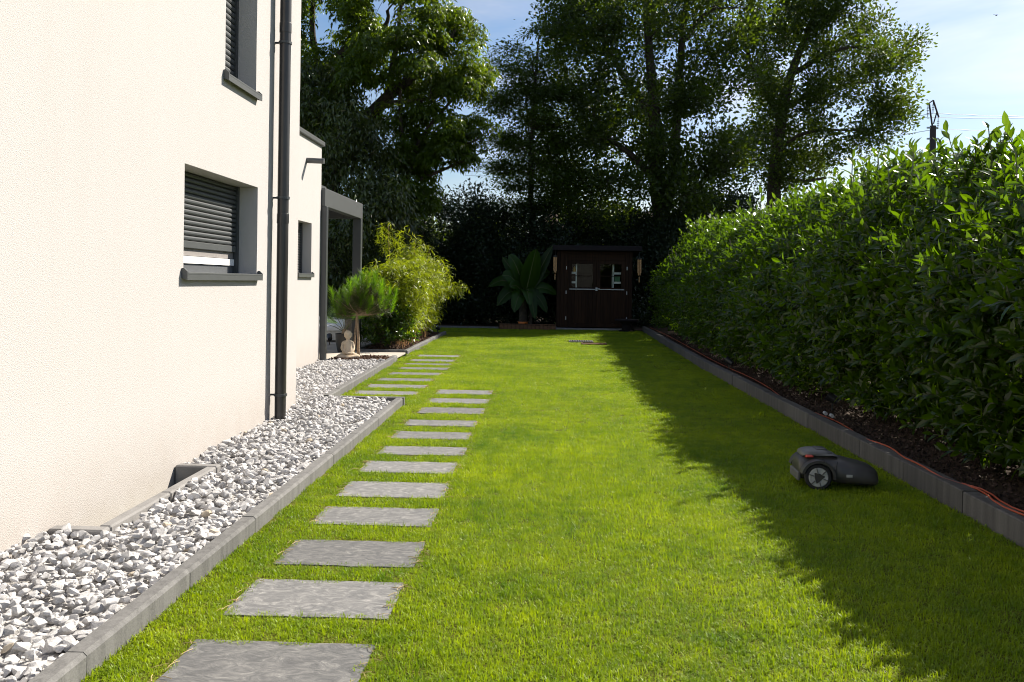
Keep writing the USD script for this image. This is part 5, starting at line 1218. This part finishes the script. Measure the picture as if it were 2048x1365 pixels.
def paddle(base, tip, width, sag, seed, face=(0, -1, 0.3)):
    q = np.random.default_rng(seed); n, m_ = 14, 4
    base, tip = np.array(base, float), np.array(tip, float); ax = tip - base; ln = np.linalg.norm(ax)
    t = np.linspace(0, 1, n + 1)
    c = base + ax * t[:, None] + [[0, 0, 1]] * (sag * ln * (np.sin(np.pi * np.minimum(t, 1)) * 0.6 - 0.35 * t ** 2.5 + 0.35 * t))[:, None]
    w = 1.3 * width / 2 * np.clip(np.sin(np.pi * np.clip((t - 0.16) / 0.84, 0, 1) ** 0.7), 0, 1) ** 0.48
    w = np.where(t < 0.16, 0.012, np.maximum(w, 0.012)); w[-1] = 0.006
    d = np.gradient(c, axis=0); d /= np.linalg.norm(d, axis=1, keepdims=True)
    s = np.cross(d, np.asarray(face)[None] + q.normal(0, 0.15, 3)); s /= np.linalg.norm(s, axis=1, keepdims=True); nn = np.cross(s, d)
    vs = []
    for k_ in range(-m_, m_ + 1):
        f_ = k_ / m_
        vs.append(c + s * (w * f_)[:, None] + nn * (w * (0.30 * abs(f_) - 0.22 * f_ * f_) + 0.012 * np.sin(t * 34 + k_ * 1.3) * (abs(f_)))[:, None])
    v = np.stack(vs, 1).reshape(-1, 3); cols = 2 * m_ + 1
    i, j = np.meshgrid(np.arange(n), np.arange(cols - 1), indexing='ij')
    qd = np.stack([i * cols + j, i * cols + j + 1, (i + 1) * cols + j + 1, (i + 1) * cols + j], -1).reshape(-1, 4)
    rib = tube(c, np.linspace(0.016, 0.004, n + 1), 5)
    return (v, np.vstack([qd[:, [0, 1, 2]], qd[:, [0, 2, 3]]])), rib
crown_ = bb + [0, 0, 1.02]
bl = [(1105, 492, 0.30, 0.0, 0.1), (1072, 498, 0.46, 0.0, -0.3), (1017, 510, 0.34, 0.22, -0.2), (1005, 515, 0.26, 0.1, 0.3), (1004, 552, 0.36, 0.35, -0.3), (977, 574, 0.30, 0.35, 0.1), (1020, 575, 0.26, 0.3, -0.5), (1100, 545, 0.32, 0.25, 0.3), (1114, 590, 0.30, 0.35, 0.1),
      (995, 612, 0.36, 0.45, -0.3), (1028, 625, 0.34, 0.5, -0.6), (1060, 612, 0.28, 0.5, -0.6), (1094, 626, 0.30, 0.5, -0.1), (1070, 640, 0.30, 0.6, -0.5), (1040, 530, 0.26, 0.1, 0.5)]
for q, (px, py, wd, sag, dy) in enumerate(bl):
    lf_, rib = paddle(crown_ + [rr.normal(0, 0.03), rr.normal(0, 0.03), rr.uniform(-0.15, 0.05)], AY(px, py, 25.5 + dy), wd, sag, 980 + q, (rr.normal(0, 0.2), -1, 0.35 + 0.5 * sag))
    o = obj('leaf', lf_, M['banana'], ban, smooth=True); obj('midrib', rib, M['stem'], o)

# ------------------------------------------------------------------ power pole and wires, bird
PY = 62.0
pb2 = AY(1859, 400, PY); pt2 = AY(1866, 252, PY)
pole = thing('power_pole', 'dark electricity pole with steel head frame behind the hedge', 'power pole', (pt2[0], PY, 0))
zt = pt2[2]; sc = PY / FPX
obj('pole', tube([(0, 0, -0.1), (0, 0, zt * 0.5), (0, 0, zt)], [0.32, 0.27, 0.20], 12), M['pole'], pole, smooth=40)
def P2(px, py): q = AY(px, py, PY); return np.array([q[0] - pt2[0], 0.0, q[2]])
obj('head_frame', cat_mesh([tube([P2(1864.5, 252), P2(1858.5, 208)], 0.06, 6), tube([P2(1858, 207), P2(1866.5, 201)], 0.045, 6), tube([P2(1866.5, 201), P2(1877.5, 235)], 0.06, 6), tube([P2(1867, 248), P2(1874, 224)], 0.045, 6)]), M['pole'], pole)
for py in (256, 278): obj('step_iron', cat_mesh([tube([P2(1854, py), P2(1876, py)], 0.07, 6)]), M['steel'], pole)
ins = [((1855.5, 208), (1855.5, 235)), ((1866, 203), (1866, 227)), ((1876, 236), (1876, 258))]
for a, b in ins:
    pa, pb3 = P2(*a), P2(*b); ln = pa[2] - pb3[2]
    obj('insulator', lathe([(0.02, 0), (0.02, ln * .25), (0.10, ln * .28), (0.02, ln * .33), (0.02, ln * .45), (0.10, ln * .48), (0.02, ln * .53), (0.02, ln * .65), (0.10, ln * .68), (0.02, ln * .73), (0.02, ln)], 8, pb3), M['ceramic'], pole)
for k_, ((a, b), (lx, ly), ry) in enumerate(zip(ins, ((930, 343), (930, 337), (930, 352)), (222, 228, 258))):
    s = AY(*b, PY); e1 = AY(lx, ly, 96.0); e2 = AY(2420, ry - 8, PY + 4)
    u = np.linspace(0, 1, 26)[:, None]
    cable = np.vstack([(e1 + (s - e1) * u + [0, 0, -1.0] * (4 * u * (1 - u)))[:-1], s + (e2 - s) * u + [0, 0, -0.35] * (4 * u * (1 - u))])
    obj('power_line', tube(cable, 0.017, 4), M['cable'], cat='wire', group='wires on the power pole', label=('upper wire on the pole reaching the left insulator', 'uppermost wire on the pole reaching the middle insulator', 'lowest wire on the pole at the right insulator')[k_])
bp0 = AY(1993, 31, 80)
bird = cat_mesh([xf(trimesh.creation.icosphere(2, 1.0), None, (0, 0, 0)), ])
bv = bird[0] * [0.06, 0.16, 0.05]
obj('bird', cat_mesh([(bv + bp0, bird[1]), (np.array([[0, 0.05, 0], [0.02, -0.05, 0.0], [0.34, -0.04, 0.10], [0.30, 0.03, 0.10]]) + bp0, np.array([[0, 1, 2], [0, 2, 3]])), (np.array([[0, 0.05, 0], [-0.02, -0.05, 0.0], [-0.34, -0.04, 0.10], [-0.30, 0.03, 0.10]]) + bp0, np.array([[0, 2, 1], [0, 3, 2]]))]), M['ceramic'], cat='bird', label='tiny dark bird flying high in the right sky')
